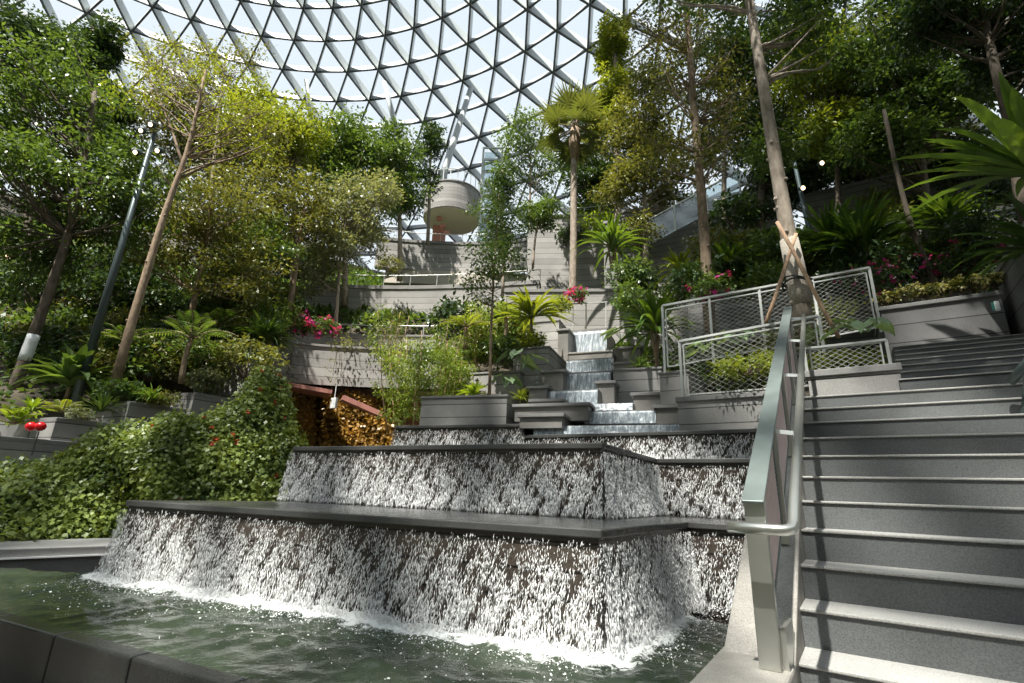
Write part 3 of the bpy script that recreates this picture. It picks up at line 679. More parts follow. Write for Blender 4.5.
# ================================================================== LEFT PLANTERS
def planterL(label, K, D, left, side, h):
    k = at(*K, D=D); tw = unit(V(-.9, .43, 0)); n2_ = N
    t = thing('stone_planter', label, 'planter', (k[0], k[1], k[2]-h))
    p = [k, k+n2_*side, k+n2_*side+tw*left, k+tw*left]
    b = MB(); b.prism(p, k[2]-h, k[2]-.07); b.build('body', M['planter'], t)
    b = MB(); b.prism(p, k[2]-.07, k[2]); b.build('coping', M['coping'], t, bevel=.008)
planterL('lowest grey planter box at the left edge with the two red globes', (57, 417), 7.5, 2.6, 2.2, 1.1)
planterL('narrow grey planter wall at the far left below the red globes', (-8, 435), 6.9, 1.5, 1.4, .9)
planterL('second grey planter box stepping up behind the ivy hedge', (130, 401), 8.3, .9, 2.0, 1.1)
planterL('third grey planter box below the silvery shrub', (195, 392), 9.0, 1.2, 2.0, 1.1)
planterL('tall grey planter box at the top of the ivy slope', (250, 363), 9.7, 1.6, .35, 1.6)
for lab, px in (('left one of two shiny red globes on the grey planter', 31), ('right one of two shiny red globes on the grey planter', 40.5)):
    p = at(px, 426.5, D=7.25); t = thing('red_globe', lab, 'ornament', p, 'red globes')
    b = MB(); an = np.linspace(0, math.pi, 9); pts = [(p+V(0, 0, -.065*math.cos(a))) for a in an]; b.tube(pts, [.068*max(.05, math.sin(a)) for a in an], 14); b.build('globe', M['red'], t, True)
    b = MB(); b.tube([p-V(0, 0, .07), p-V(0, 0, .4)], .008, 6); b.build('stick', M['dark_metal'], t)

# ================================================================== HEDGE
def hedge(label, cols, lm, n, L, name='ivy_hedge', cat='hedge', extra=None, thick=.12, flowers=None, bulge=1.):
    """cols: list of (bottom point, top point); bulging leafy skin over a dark core"""
    B = np.array([c[0] for c in cols]); Tt = np.array([c[1] for c in cols]); m = len(cols)
    t = thing(name, label, cat, B[0])
    def S(u, v):
        f = u*(m-1); i = np.minimum(f.astype(int), m-2); g = (f-i)[:, None]
        b_ = B[i]*(1-g)+B[i+1]*g; tp = Tt[i]*(1-g)+Tt[i+1]*g
        p = b_*(1-v[:, None])+tp*v[:, None]; p = p+V(0, -.22, .12)*np.sin(v*math.pi)[:, None]*bulge
        p[:, 1] -= .10*np.sin(p[:, 0]*4.1+v*3)*np.sin(v*7+p[:, 0]*2.3); p[:, 2] += .05*np.sin(p[:, 0]*7.3+1)*v
        return p
    ug, vg = np.meshgrid(np.linspace(0, 1, 40), np.linspace(0, 1, 16)); P = S(ug.ravel(), vg.ravel()).reshape(16, 40, 3)+V(0, .10, -.04)
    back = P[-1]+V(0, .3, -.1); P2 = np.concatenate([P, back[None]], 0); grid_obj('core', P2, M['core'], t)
    u, v = rng.random(n), rng.random(n)**.9; ed = rng.random(n) < .06; u = np.where(ed, 1-.004*rng.random(n), u); p = S(u, v)+rnd_dirs(n)*thick*V(1, 1, 1)*rng.random((n, 1)); p[:, 1] += np.where(ed, .4*rng.random(n), 0)
    e = 1e-3; du = S(np.minimum(u+e, 1), v)-S(np.maximum(u-e, 0), v); dv = S(u, np.minimum(v+e, 1))-S(u, np.maximum(v-e, 0)); nr = unit(np.cross(du, dv))
    nr = unit(nr+rnd_dirs(n)*.95+V(0, 0, .2)); d = unit(V(0, -.3, -.6)+rnd_dirs(n)*.8); d = unit(d-nr*(d*nr).sum(1, keepdims=True))
    ln = L*(.6+.8*rng.random(n)); tone = np.clip(.55*np.clip(np.sin(p[:, 0]*5)*np.sin(p[:, 2]*6+p[:, 0])*.5+.5, 0, 1)+.5*rng.random(n), 0, 1)
    quads_obj('foliage', leaf_quads(p, d, nr, ln, ln*.72), M[lm], t, tone)
    if flowers:
        k = flowers[1]; u, v = rng.random(k), rng.random(k); p = S(u, v)+V(0, -.12, .03)
        for pc in p: pp = pc+rnd_dirs(7)*.02; quads_obj('flower', leaf_quads(pp, rnd_dirs(7), rnd_dirs(7), .045, .035), M[flowers[0]], t)
    return t
cols = [(at(-90, 560, z=-.72)+V(-.5, .9, 0), at(-90, 468, D=6.9)), (at(0, 548, z=-.72)+V(0, .9, 0), at(0, 470, D=7.0)), (at(60, 545, z=-.72)+V(0, .9, 0), at(55, 458, D=7.2)),
        (at(110, 540, z=-.72)+V(0, .8, 0), at(112, 428, D=7.5)), (V(-4.3, 6.7, -.7), at(165, 419, D=7.7)), (V(-3.9, 6.9, -.7), at(205, 416, D=7.9)),
        (V(-3.5, 7.2, -.7), at(240, 398, D=8.3)), (V(-3.2, 7.6, -.7), at(260, 366, D=8.8)), (V(-3.0, 7.9, -.7), at(284, 380, D=9.0)), (V(-2.9, 8.1, -.7), at(292, 432, D=8.8))]
hedge('lush ivy hedge with small red blooms spilling behind the pool on the left', cols, 'l_hedge', 42000, .066, thick=.17, flowers=('l_red', 22))
cols = [(at(x, 475, D=d), at(x, y, D=d)) for x, y, d in ((262, 388, 13.2), (298, 391, 13.25), (313, 392, 13.4), (319, 392, 14.2), (326, 393, 13.4), (350, 394, 13.3), (392, 397, 13.5))]
hedge('orange and brown leafy green wall under the curved balcony', cols, 'l_orange', 15000, .085, name='orange_green_wall', cat='living wall', thick=.15, bulge=.3)
# ================================================================== PLANTING
def cw(px, py, D, rx, ry, share=1., rd=None):
    c = at(px, py, D=D); zc = float(F0@c); a, b_ = rx*zc/FPX, ry*zc/FPX
    return (c, V(a, a*.8 if rd is None else rd, b_), share)
def tpath(pts, D, dD=0.):
    """trunk line through pixels, at distance D (+dD over its length)"""
    P = np.array([at(x, y, D=D+dD*i/(len(pts)-1)) for i, (x, y) in enumerate(pts)]); s = np.linspace(0, len(pts)-1, 14)
    out = np.stack([np.interp(s, range(len(pts)), P[:, k]) for k in range(3)], 1)
    k = np.array([.25, .5, .25])
    for _ in range(2):
        q = out.copy(); q[1:-1] = .25*out[:-2]+.5*out[1:-1]+.25*out[2:]; out = q
    return out
def TR(label, pts, D, r0, r1, crowns, lm, dD=0., down=.25, **k):
    p = tpath(pts, D, dD); p[0] -= V(0, 0, down); crowns = [cw(*c) for c in crowns]
    return tree(label, p[0], p[-1], r0, r1, crowns, lm, path=p, **k)
# --- left
def band(mb, pth, rr): pass
def limbs(mb, pth, rr):
    for a, e, R_ in (((180, 178), [(205, 166), (235, 158), (262, 146)], .03), ((183, 166), [(172, 130), (158, 95), (140, 62)], .032), ((174, 192), [(163, 175), (152, 160)], .014), ((190, 140), [(214, 110), (236, 70)], .022), ((172, 130), [(150, 110), (128, 92)], .014)):
        mb.tube(tpath([a]+e, 8.75), np.linspace(R_, R_*.35, 14), 7)
t = TR('slender pale-barked tree with a forked top in front of the left slope', [(117, 376), (133, 318), (152, 255), (170, 195), (183, 168), (196, 120), (205, 70)], 8.7, .085, .028,
   [(200, 95, 8.9, 66, 50, .6), (250, 130, 9.2, 45, 40, .25), (140, 90, 8.5, 30, 40, .15)], 'l_yellow', bm='bark_brown', L=.06, per=26, rc=.30, ncl=80, lo=.62, knots=14, twigs=2, nb=34, extra=limbs)
TR('big dark leaning tree at the left edge with a white band on its trunk', [(12, 395), (30, 345), (52, 285), (75, 215), (88, 150), (95, 90)], 8.9, .10, .05,
   [(35, 110, 9.0, 75, 85, .42), (60, 190, 9.0, 85, 60, .3), (20, 250, 9.3, 60, 45, .14), (130, 190, 9.2, 50, 55, .14)], 'l_mid', bm='bark_dark', L=.10, per=62, rc=.42, ncl=190, lo=.5)
q0, q1 = at(24, 361, D=8.9), at(34, 335, D=8.9)
b = MB(); b.tube([q0+(q1-q0)*f for f in np.linspace(0, 1, 5)], .098, 12); o = b.build('trunk_wrap', M['white'], None, True); tag(o, 'white wrapped band around the dark leaning trunk at the left edge', 'wrap')
TR('narrow dark column-shaped tree against the glass at the upper left', [(112, 330), (104, 200), (96, 90), (92, 25)], 13, .10, .04, [(95, 50, 13, 20, 38, .5), (100, 120, 13, 24, 50, .5)], 'l_dark', L=.13, per=75, rc=.40, ncl=80, lo=.3, bm='bark_dark')
TR('treetop rising at the upper left corner', [(30, 330), (28, 200), (22, 60)], 12, .12, .05, [(10, 40, 12, 60, 40, .5), (45, 60, 12, 45, 45, .5)], 'l_dark', L=.12, per=60, rc=.45, ncl=80, bm='bark_dark')
TR('small brown-trunked tree behind the slender one on the left', [(187, 330), (197, 290), (205, 240), (214, 190)], 11, .075, .03, [(215, 215, 11, 62, 55, .6), (165, 250, 11, 40, 40, .2), (240, 275, 11, 45, 35, .2)], 'l_olive', L=.10, per=50, rc=.42, ncl=90, bm='bark_brown', lo=.35)
TR('wide olive tree filling the slope behind the slender one', [(225, 330), (228, 250), (232, 170)], 14, .13, .05, [(190, 120, 14, 65, 55, .4), (250, 170, 14, 60, 65, .4), (150, 150, 14.5, 50, 60, .2)], 'l_olive', L=.12, per=60, rc=.55, ncl=130)
TR('yellow-green rounded tree left of the centre', [(292, 300), (296, 240), (292, 170)], 15.5, .12, .05, [(270, 150, 15.5, 42, 50, .5), (300, 130, 15.5, 32, 36, .3), (250, 105, 15.5, 30, 25, .2)], 'l_yellow', L=.13, per=60, rc=.5, ncl=110)
TR('tree with pale straight trunk above the magenta flowers', [(288, 318), (294, 280), (300, 238), (305, 200)], 13.5, .09, .04, [(300, 210, 13.5, 45, 38, .6), (270, 240, 13.5, 30, 32, .4)], 'l_olive', L=.11, per=50, rc=.42, ncl=70, bm='bark_brown')
TR('silvery-leaved tree left of the second terrace wall', [(335, 330), (338, 290), (342, 240)], 14.5, .07, .03, [(345, 225, 14.5, 48, 55, .6), (375, 195, 14.5, 35, 40, .25), (320, 270, 14.5, 30, 30, .15)], 'l_silver', L=.11, per=55, rc=.42, ncl=110)
TR('bushy green treetop in front of the dome left of the centre', [(345, 300), (345, 220), (345, 140)], 18, .13, .05, [(345, 145, 18, 45, 30, .5), (325, 165, 18, 35, 40, .3), (360, 175, 18, 40, 40, .2)], 'l_mid', L=.15, per=60, rc=.6, ncl=110)
TR('rounded green tree just left of the round balcony', [(400, 275), (400, 220), (395, 150)], 19.5, .12, .05, [(390, 155, 19.5, 32, 34, .6), (400, 195, 19.5, 28, 32, .4)], 'l_mid', L=.15, per=60, rc=.5, ncl=85)
TR('thin wispy tree beside the round balcony strut', [(428, 240), (430, 180), (431, 122)], 21, .09, .03, [(431, 140, 21, 12, 26, .6), (424, 180, 21, 16, 26, .4)], 'l_dark', L=.15, per=40, rc=.35, ncl=40)
TR('dense dark tree deep in the left slope', [(50, 345), (50, 300), (50, 260)], 12.5, .12, .06, [(30, 290, 12.5, 60, 45, .4), (110, 270, 12.5, 55, 55, .35), (160, 300, 12.5, 45, 30, .25)], 'l_dark', L=.12, per=55, rc=.5, ncl=120, bm='bark_dark')
TR('leafy tree on the left slope below the yellow-green one', [(245, 335), (250, 300), (252, 260)], 12.6, .08, .04, [(250, 250, 12.6, 45, 40, .6), (215, 280, 12.6, 35, 30, .4)], 'l_mid', L=.10, per=50, rc=.42, ncl=80, bm='bark_dark')
TR('sparse tree whose twigs reach over the dome at the upper left', [(205, 330), (212, 180), (225, 60)], 13, .08, .03, [(225, 60, 13, 45, 30, .5), (165, 60, 13, 35, 30, .5)], 'l_olive', L=.09, per=22, rc=.45, ncl=60, lo=.5, twigs=2)
# --- centre
TR('slim young tree standing left of the narrow cascade', [(490, 382), (491, 330), (494, 270), (499, 195)], 8.7, .032, .010, [(497, 215, 8.7, 30, 35, .45), (500, 260, 8.7, 36, 30, .4), (478, 285, 8.7, 24, 20, .15)], 'l_mid', L=.075, per=26, rc=.22, ncl=75, lo=.3, asp=.32, bm='bark_brown')
TR('leafy tree with a thin trunk in front of the dome, right of the lift tower', [(530, 250), (530, 200), (531, 140)], 20, .08, .03, [(522, 140, 20, 26, 30, .5), (545, 165, 20, 22, 30, .3), (510, 170, 20, 18, 20, .2)], 'l_mid', L=.14, per=28, rc=.5, ncl=75)
TR('small rounded tree at the foot of the fan palm', [(533, 262), (535, 240), (538, 222)], 16.5, .05, .03, [(540, 215, 16.5, 22, 20, 1.)], 'l_mid', L=.11, per=45, rc=.3, ncl=36)
TR('slender conifer-like tree right of the round balcony', [(503, 290), (503, 230), (502, 170)], 15, .06, .02, [(503, 190, 15, 12, 30, .5), (500, 240, 15, 17, 28, .5)], 'l_dark', L=.10, per=38, rc=.26, ncl=50)
# fan palm
def fan_palm(label, base, h, n, R_):
    base = np.asarray(base); t = thing('fan_palm', label, 'palm', base); top = base+V(.1, 0, h); mb = MB(); pth = bend(base-V(0, 0, .3), top, 16, .008)
    mb.tube(pth, np.linspace(.14, .11, 16), 10); mb.build('trunk', M['bark_grey'], t, True)
    mb = MB(); mb.tube([top-V(0, 0, 1.5), top-V(0, 0, .6), top], [.13, .24, .16], 10); mb.build('fibre_collar', M['bark_brown'], t, True)
    Q = []; TT = []; mb = MB()
    for i in range(n):
        az = i*2.4; el = math.radians(82-140*(i/n)**1.2); l = R_*.75
        d = V(math.cos(az)*math.cos(el), math.sin(az)*math.cos(el), math.sin(el)); c = top+d*l; mb.tube([top, top+d*l*.5+V(0, 0, .06), c], .02, 5, False)
        side = unit(np.cross(d, V(0, 0, 1))); up = np.cross(side, d); tn = .75*(1-i/n)+.2
        for k in range(26):
            a = math.radians(-125+250*k/25); dd = unit(d*math.cos(a)+side*math.sin(a)+up*.18-V(0, 0, .25)*(math.sin(a)**2)); ln = R_*(.95-.25*abs(a)/2.2)
            Q.append(leaf_quads(c[None], dd[None], unit(up+side*.3*((k % 2)*2-1))[None], ln, .085)); TT.append(np.clip(tn+rng.normal()*.08, 0, 1))
    mb.build('leaf_stalks', M['bark_brown'], t); quads_obj('fans', np.concatenate(Q), M['l_palm'], t, np.array(TT)); return t
bpos = at(572, 300, D=16.0); hp = zat_ = at(572, 128, D=16.)[2]-bpos[2]
fan_palm('tall fan palm with a pale trunk right of the centre', bpos, hp, 20, 1.1)
# --- right
TR('ivy-clad narrow tree beside the dome edge, bright green', [(618, 250), (617, 140), (614, 20)], 16, .12, .06, [(614, 40, 16, 16, 36, .4), (617, 90, 16, 19, 40, .4), (606, 60, 16.5, 12, 30, .2)], 'l_yellow', L=.12, per=60, rc=.32, ncl=95)
TR('dark rounded tree behind the fan palm', [(598, 250), (600, 200), (602, 130)], 19, .12, .05, [(600, 120, 19, 22, 30, .4), (596, 180, 19, 34, 36, .6)], 'l_dark', L=.15, per=65, rc=.5, ncl=90)
TR('broad green tree right of the fan palm', [(646, 262), (645, 210), (642, 130)], 14.5, .10, .04, [(640, 130, 14.5, 40, 42, .4), (660, 175, 14.5, 42, 35, .3), (620, 185, 14.5, 28, 26, .15), (655, 80, 14.5, 30, 30, .15)], 'l_olive', L=.12, per=58, rc=.45, ncl=130)
TR('tall sparse tree with a brown knotty trunk behind the rear fence', [(709, 320), (706, 250), (700, 180), (693, 100), (686, 0), (680, -60)], 8.9, .115, .05, [(690, 60, 8.9, 60, 50, .3), (680, 150, 9.0, 55, 40, .3), (720, 110, 9.2, 40, 50, .2), (660, 20, 9., 50, 30, .2)], 'l_olive', bm='bark_brown', L=.08, per=24, rc=.36, ncl=125, lo=.4, knots=10, twigs=1)
def wrapB(mb, pth, rr): pass
pb = tpath([(806, 335), (798, 285), (788, 235), (776, 165), (765, 95), (752, 20), (742, -50)], 6.55)
t = tree('tall bare-trunked tree propped by bamboo stakes, nearest to the stairs', pb[0], pb[-1], .135, .062, [cw(735, -50, 6.6, 90, 45, .6), cw(800, 40, 6.9, 45, 35, .25), cw(775, 150, 7.4, 20, 20, .15)], 'l_mid', path=pb, L=.09, per=40, rc=.4, ncl=90, lo=.6, knots=16)
q = [at(x, y, D=6.55) for x, y in ((802, 305), (799, 290), (795, 268), (789, 240))]; b = MB(); b.tube(q, [.142, .138, .134, .125], 16); w_ = b.build('trunk_wrap', M['burlap'], None, True); tag(w_, 'burlap sleeve wrapped around the propped tree trunk', 'wrap')
q0 = at(797, 284, D=6.55); b = MB(); an = np.linspace(0, 2*math.pi, 21); b.tube([q0+V(math.cos(a)*.185, math.sin(a)*.185, .03*math.sin(a*2)) for a in an], .014, 6); b.tube([q0+V(math.cos(a)*.185, math.sin(a)*.185, .05+.03*math.sin(a*2+1)) for a in an], .012, 6); o = b.build('strap', M['strapblk'], None); tag(o, 'black strap tying the stakes to the propped trunk', 'strap')
for lab, a_, b2 in [('long wooden stake leaning right against the propped trunk', (777, 222, 6.35), (839, 338, 6.1)), ('wooden stake leaning left against the propped trunk', (796, 234, 6.33), (766, 322, 6.2)), ('short wooden stake behind the propped trunk', (790, 262, 6.75), (812, 330, 6.95))]:
    b = MB(); p, q = at(*a_[:2], D=a_[2]), at(*b2[:2], D=b2[2]); b.tube(bend(p, q, 5, .006), .026, 8); o = b.build('wooden_stake', M['stake'], None, True); tag(o, lab, 'stake', 'wooden stakes around the propped tree')
TR('bright leafy tree right of the propped trunk, lit from above', [(838, 268), (838, 200), (836, 110)], 10.5, .09, .04, [(812, 70, 10.5, 36, 42, .4), (850, 60, 10.5, 45, 45, .3), (830, 130, 10.5, 38, 32, .3)], 'l_yellow', L=.10, per=60, rc=.42, ncl=120, bm='bark_dark')
TR('dark tree between the two tall trunks', [(760, 260), (762, 180), (765, 100)], 12.5, .11, .05, [(765, 120, 12.5, 42, 50, .4), (740, 60, 12.5, 35, 50, .3), (790, 175, 12.5, 40, 32, .3)], 'l_dark', L=.12, per=65, rc=.5, ncl=150, bm='bark_dark')
TR('large green tree filling the upper right', [(930, 260), (925, 190), (915, 90)], 9.6, .11, .05, [(890, 60, 9.6, 62, 62, .35), (940, 100, 9.6, 60, 52, .35), (880, 140, 9.6, 48, 32, .3)], 'l_mid', L=.10, per=62, rc=.42, ncl=210, bm='bark_dark')
TR('dark tree with slanting trunk at the top right corner', [(1022, 205), (1012, 130), (990, 50), (975, -30)], 6.2, .085, .05, [(990, 5, 6.2, 75, 35, .5), (1010, 60, 6.6, 45, 35, .3), (930, 20, 6.4, 40, 30, .2)], 'l_dark', L=.085, per=55, rc=.32, ncl=120, bm='bark_dark')
TR('dense tree behind the bright one on the right', [(870, 262), (870, 200), (868, 120)], 13, .12, .05, [(860, 150, 13, 60, 42, .5), (800, 20, 13, 45, 35, .25), (910, 20, 13, 55, 35, .25)], 'l_dark', L=.13, per=65, rc=.5, ncl=170, bm='bark_dark')
TR('tall thin-leaved treetop rising above the centre right', [(722, 260), (725, 150), (722, 40)], 13.5, .09, .04, [(715, 30, 13.5, 45, 40, .6), (700, 90, 13.5, 40, 45, .4)], 'l_mid', L=.11, per=24, rc=.5, ncl=70)
TR('dark understorey tree on the right slope', [(955, 252), (955, 220), (955, 180)], 10.5, .07, .04, [(965, 160, 10.5, 55, 32, .6), (1010, 190, 10, 40, 30, .4)], 'l_dark', L=.10, per=60, rc=.4, ncl=95, bm='bark_dark')
b = MB(); q = tpath([(938, 292), (926, 262), (910, 225), (896, 170), (884, 110)], 8.2); b.tube(q, np.linspace(.055, .035, len(q)), 8)
o = b.build('bare_trunk', M['bark_dark'], None, True); tag(o, 'thin bare leaning trunk above the magenta flowers on the right', 'trunk')
# --- unseen tree added beyond the right edge so its canopy shades the upper stairs
tree('unseen tree added beyond the right edge so its canopy shades the upper stairs', V(6.2, 2.0, -1.6), V(4.4, 2.6, 7.2), .12, .05, [(V(3.4, 2.5, 8.0), V(2.2, 1.9, 1.0), .6), (V(5.6, 3.0, 8.2), V(1.8, 2.0, 1.0), .4)], 'l_mid', L=.12, per=45, rc=.45, ncl=80, lo=.7)
# --- strap-leaved plants
def SP(label, px, py, D, h, n, L, w, lm, **k):
    if L > .5: n = int(n*1.5); L *= 1.22; w *= 1.1
    return strap_plant(label, at(px, py, D=D), h, n, L, w, lm, **k)
SP('large strap-leaved clump right of the narrow cascade', 657, 364, 9.4, .75, 60, .95, .085, 'l_strap')
SP('strap-leaved clump in front of the high slab wall', 612, 268, 13.6, .7, 60, 1.15, .10, 'l_strap')
SP('yellow-tinged strap-leaved shrub left of the narrow cascade', 531, 335, 10.2, .45, 60, .85, .085, 'l_yellow', up=.8)
SP('small yellow-green strap-leaved clump left of the brown knotty trunk', 682, 288, 9.8, .35, 42, .60, .075, 'l_yellow')
SP('dark strap-leaved clump right of the brown knotty trunk', 730, 284, 9.6, .35, 50, .85, .085, 'l_strap')
SP('wide dark strap-leaved clump behind the rear fence', 865, 268, 8.9, .35, 90, 1.25, .085, 'l_strapdk', spread=1.)
SP('second dark strap-leaved clump behind the rear fence, further left', 835, 262, 9.6, .4, 60, 1.1, .08, 'l_strapdk')
SP('strap-leaved clump high on the right slope', 952, 238, 9.0, .4, 60, .85, .085, 'l_strap', up=.7)
SP('huge near strap-leaved plant reaching in from the right edge', 1046, 200, 4.9, .35, 40, 1.3, .135, 'l_strap', up=.7, droop=.6)
SP('second near strap-leaved plant at the right edge, lower', 1056, 262, 5.2, .1, 36, .9, .11, 'l_strapdk', up=.7)
SP('spiky dark agave-like clump left of the curved balcony', 262, 352, 10.8, .3, 70, .75, .06, 'l_strapdk', name='spiky_plant')
SP('broad-leaved dark clump between the leaning trunk and the lamp post', 68, 392, 8.7, .1, 40, .8, .16, 'l_mid', name='broad_leaf_plant')
SP('bright yellow-green bird\'s nest fern on the square planter', 474, 396, 8.9, .0, 30, .42, .085, 'l_bright', name='birds_nest_fern', cat='fern', up=.75)
SP('grassy tuft at the right corner of the square planter', 521, 400, 8.6, .0, 60, .32, .018, 'l_yellow', name='grass_tuft', cat='grass')
SP('grassy bed below the large strap-leaved clump', 640, 368, 9.2, .0, 90, .34, .02, 'l_mid', name='grass_tuft', cat='grass')
SP('green grassy tuft at the left slope behind the second planter box', 100, 412, 8.1, .0, 70, .5, .03, 'l_mid', name='grass_tuft', cat='grass')
SP('tuft of leaves on the lowest left planter box', 30, 412, 7.9, .0, 40, .36, .05, 'l_bright', name='leaf_tuft')
SP('tuft of narrow leaves right of the silvery shrub', 152, 400, 8.4, .0, 50, .36, .035, 'l_strap', name='leaf_tuft')
# ferns
def FP(label, px, py, D, h, n, L, lm, **k): return frond_plant(label, at(px, py, D=D), h, n, L, lm, **k)
FP('tree fern with wide fronds beside the slender pale tree', 182, 378, 8.9, .75, 18, .95, 'l_mid', name='tree_fern')
FP('smaller tree fern left of the slender pale tree', 118, 372, 9.3, .6, 14, .8, 'l_strap', name='tree_fern')
FP('bright fern at the left edge above the red globes', 14, 424, 7.6, .0, 16, .55, 'l_bright', lw=.3)
FP('pale green fern in front of the lamp post', 62, 412, 8.0, .0, 14, .45, 'l_yellow', lw=.3)
FP('cycad clump under the small brown-trunked tree', 215, 345, 10.6, .4, 22, 1.0, 'l_strapdk', name='cycad', cat='cycad')
FP('dark cycad deep on the left slope', 225, 340, 12.2, .5, 20, 1.1, 'l_strapdk', name='cycad', cat='cycad')
FP('feathery fern between the bamboo and the slim young tree', 465, 345, 10.2, .4, 16, .8, 'l_yellow')
FP('arching fern above the left stone blocks of the cascade', 505, 340, 10.6, .5, 16, .75, 'l_bamboo')
# bamboo clumps
def bamboo(label, px, py, D, w, h, nc, lm='l_bamboo', n=2600, L=.085):
    base = at(px, py, D=D); t = thing('bamboo_clump', label, 'bamboo', base); mb = MB(); C = []
    for i in range(nc):
        o = V(rng.normal()*w*.35, rng.normal()*w*.3, 0); q = base+o*1.6+V(0, 0, h*(.7+.35*rng.random())); p = bend(base+o*.8-V(0, 0, .1), q, 9, .02); mb.tube(p, np.linspace(.013, .004, 9), 6)
        for j in range(16): f = .12+.88*rng.random(); C.append(p[0]+(p[-1]-p[0])*f+rnd_dirs(1)[0]*V(.26, .26, .08)*w)
    mb.build('culms', M['stake'], t, True); C = np.array(C); q, tn = cluster_leaves(C, n//len(C), .17, L, .24, .55, .6); quads_obj('foliage', q, M[lm], t, tn)
bamboo('tall feathery bamboo clump left of the square planter', 412, 432, 9.4, .75, 1.95, 12, n=7000)
bamboo('bamboo clump behind the square planter', 450, 400, 9.9, .5, 1.3, 8, n=3000)
bamboo('thin bamboo sprays in front of the second terrace wall', 392, 372, 11.2, .3, 1.5, 5, 'l_olive', n=1500)
bamboo('feathery bamboo by the slim young tree', 475, 360, 10.6, .5, 1.3, 7, 'l_bamboo', n=3000)
# taro leaves (big heart-shaped blades)
def taro(label, px, py, D, n, sz, h=.25, lm='l_taro'):
    base = at(px, py, D=D); t = thing('broad_leaf_plant', label, 'plant', base-V(0, 0, .05)); mb = MB(); lf = MB()
    for i in range(n):
        az = rng.random()*6.28; o = V(math.cos(az), math.sin(az), 0)*sz*(.5+rng.random()); tip = base+o+V(0, 0, h*(.6+.6*rng.random())); mb.tube([base, base+o*.4+V(0, 0, h*.6), tip], .006, 5, False)
        d = unit(V(math.cos(az), math.sin(az), -.35-.5*rng.random())); s = unit(np.cross(d, V(0, 0, 1))); up = np.cross(s, d); k = sz*(.8+.5*rng.random())
        out = [(-.35, .28), (-.15, .48), (.2, .5), (.6, .34), (.9, .12), (1.15, 0)]; v = [tip, tip+d*k*1.15-up*k*.1]
        L_s = [tip+d*k*a+s*k*b_+up*k*.08 for a, b_ in out[:-1]]; R_s = [tip+d*k*a-s*k*b_+up*k*.08 for a, b_ in out[:-1]]
        vv = [tip]+L_s+[tip+d*k*1.15-up*k*.08]+R_s[::-1]; m_ = len(vv); lf.add(vv, [(0, j, j+1) for j in range(1, m_-1)]+[(0, m_-1, 1)][:0], .2+.8*rng.random())
    mb.build('stalks', M['l_taro'], t); lf.build('leaves', M[lm], t)
for lab, px, py, D, n, sz, h in [('broad pale taro leaves hanging over the low right fence', 868, 332, 5.0, 4, .20, .10), ('broad taro leaves between the fences right of the propped trunk', 828, 334, 5.9, 5, .19, .12), ('taro leaves behind the front fence, left of the propped trunk', 738, 345, 6.9, 6, .19, .15), ('lowest taro leaves behind the front fence mesh', 708, 352, 6.8, 4, .15, .1),
   ('broad-leaved plant left of the sixth water step', 522, 372, 9.2, 7, .22, .3), ('dark broad-leaved plant right of the top fall', 622, 342, 11.0, 8, .24, .25), ('broad-leaved plant beside the slim young tree', 505, 388, 8.9, 6, .16, .2), ('bluish broad leaves behind the rear fence', 722, 268, 9.2, 4, .22, .2),
   ('broad leaves at the left end of the curved balcony', 250, 362, 10.0, 6, .18, .15)]:
    taro(lab, px, py, D, n, sz, h)
# shrubs
def BU(label, px, py, D, rx, rz, lm, **k): bush(label, at(px, py, D=D), (rx, rx, rz), lm, **k)
BU('silvery variegated shrub on the third left planter box', 205, 392, 9.3, .38, .30, 'l_silver', L=.055, n=1800)
BU('low shrub between the lamp post and the slender pale tree', 118, 400, 8.5, .42, .22, 'l_mid', L=.09, n=900)
BU('dark shrub behind the silvery one', 232, 368, 10.2, .6, .35, 'l_dark', L=.09, n=900)
BU('whitish flowering bush on the lowest left planter box', 80, 420, 7.8, .28, .12, 'l_silver', L=.05, n=500)
BU('low shrub on the second left planter box', 160, 405, 8.8, .42, .15, 'l_olive', L=.06, n=700)
BU('magenta-flowering plants beside the spiky clump', 292, 332, 13.4, .6, .35, 'l_dark', flowers='l_magenta', nf=26, fl=.13, n=700)
BU('magenta-flowering plants on the curved balcony', 322, 335, 13.3, .5, .32, 'l_mid', flowers='l_magenta', nf=18, fl=.13, n=600)
BU('trailing plants along the top of the curved balcony', 360, 350, 13.2, .9, .16, 'l_olive', L=.07, n=450)
BU('pale grasses on the curved balcony further right', 415, 352, 13.2, .8, .2, 'l_silver', L=.06, n=400)
BU('shrub spilling over the tall planter left of the cascade', 530, 350, 10.1, .42, .22, 'l_yellow', L=.07, n=900)
BU('leafy shrub at the foot of the slim young tree', 503, 360, 9.6, .4, .35, 'l_mid', L=.09, n=900)
BU('dense low shrubs behind the square planter', 440, 380, 10.6, .8, .5, 'l_mid', L=.08, n=1500)
BU('bright shrub under the slab wall right of the pale trunk', 560, 310, 13.0, .45, .22, 'l_yellow', L=.09, n=700)
BU('pink-flowering plant at the foot of the fan palm', 575, 300, 13.4, .4, .2, 'l_mid', flowers='l_magenta', nf=18, fl=.10, n=400)
BU('yellow-green shrub on the high slab wall', 600, 232, 16.6, .9, .5, 'l_bright', L=.13, n=900)
BU('creeper hanging in front of the high slab wall', 640, 245, 14.6, .9, .7, 'l_olive', L=.10, n=1500)
BU('low plants behind the front fence', 745, 372, 6.5, .55, .13, 'l_yellow', L=.05, n=1300)
BU('low plants behind the low right fence', 842, 368, 5.25, .38, .09, 'l_yellow', L=.05, n=1200)
BU('low plants between the two fences', 790, 345, 6.8, .5, .15, 'l_olive', L=.06, n=900)
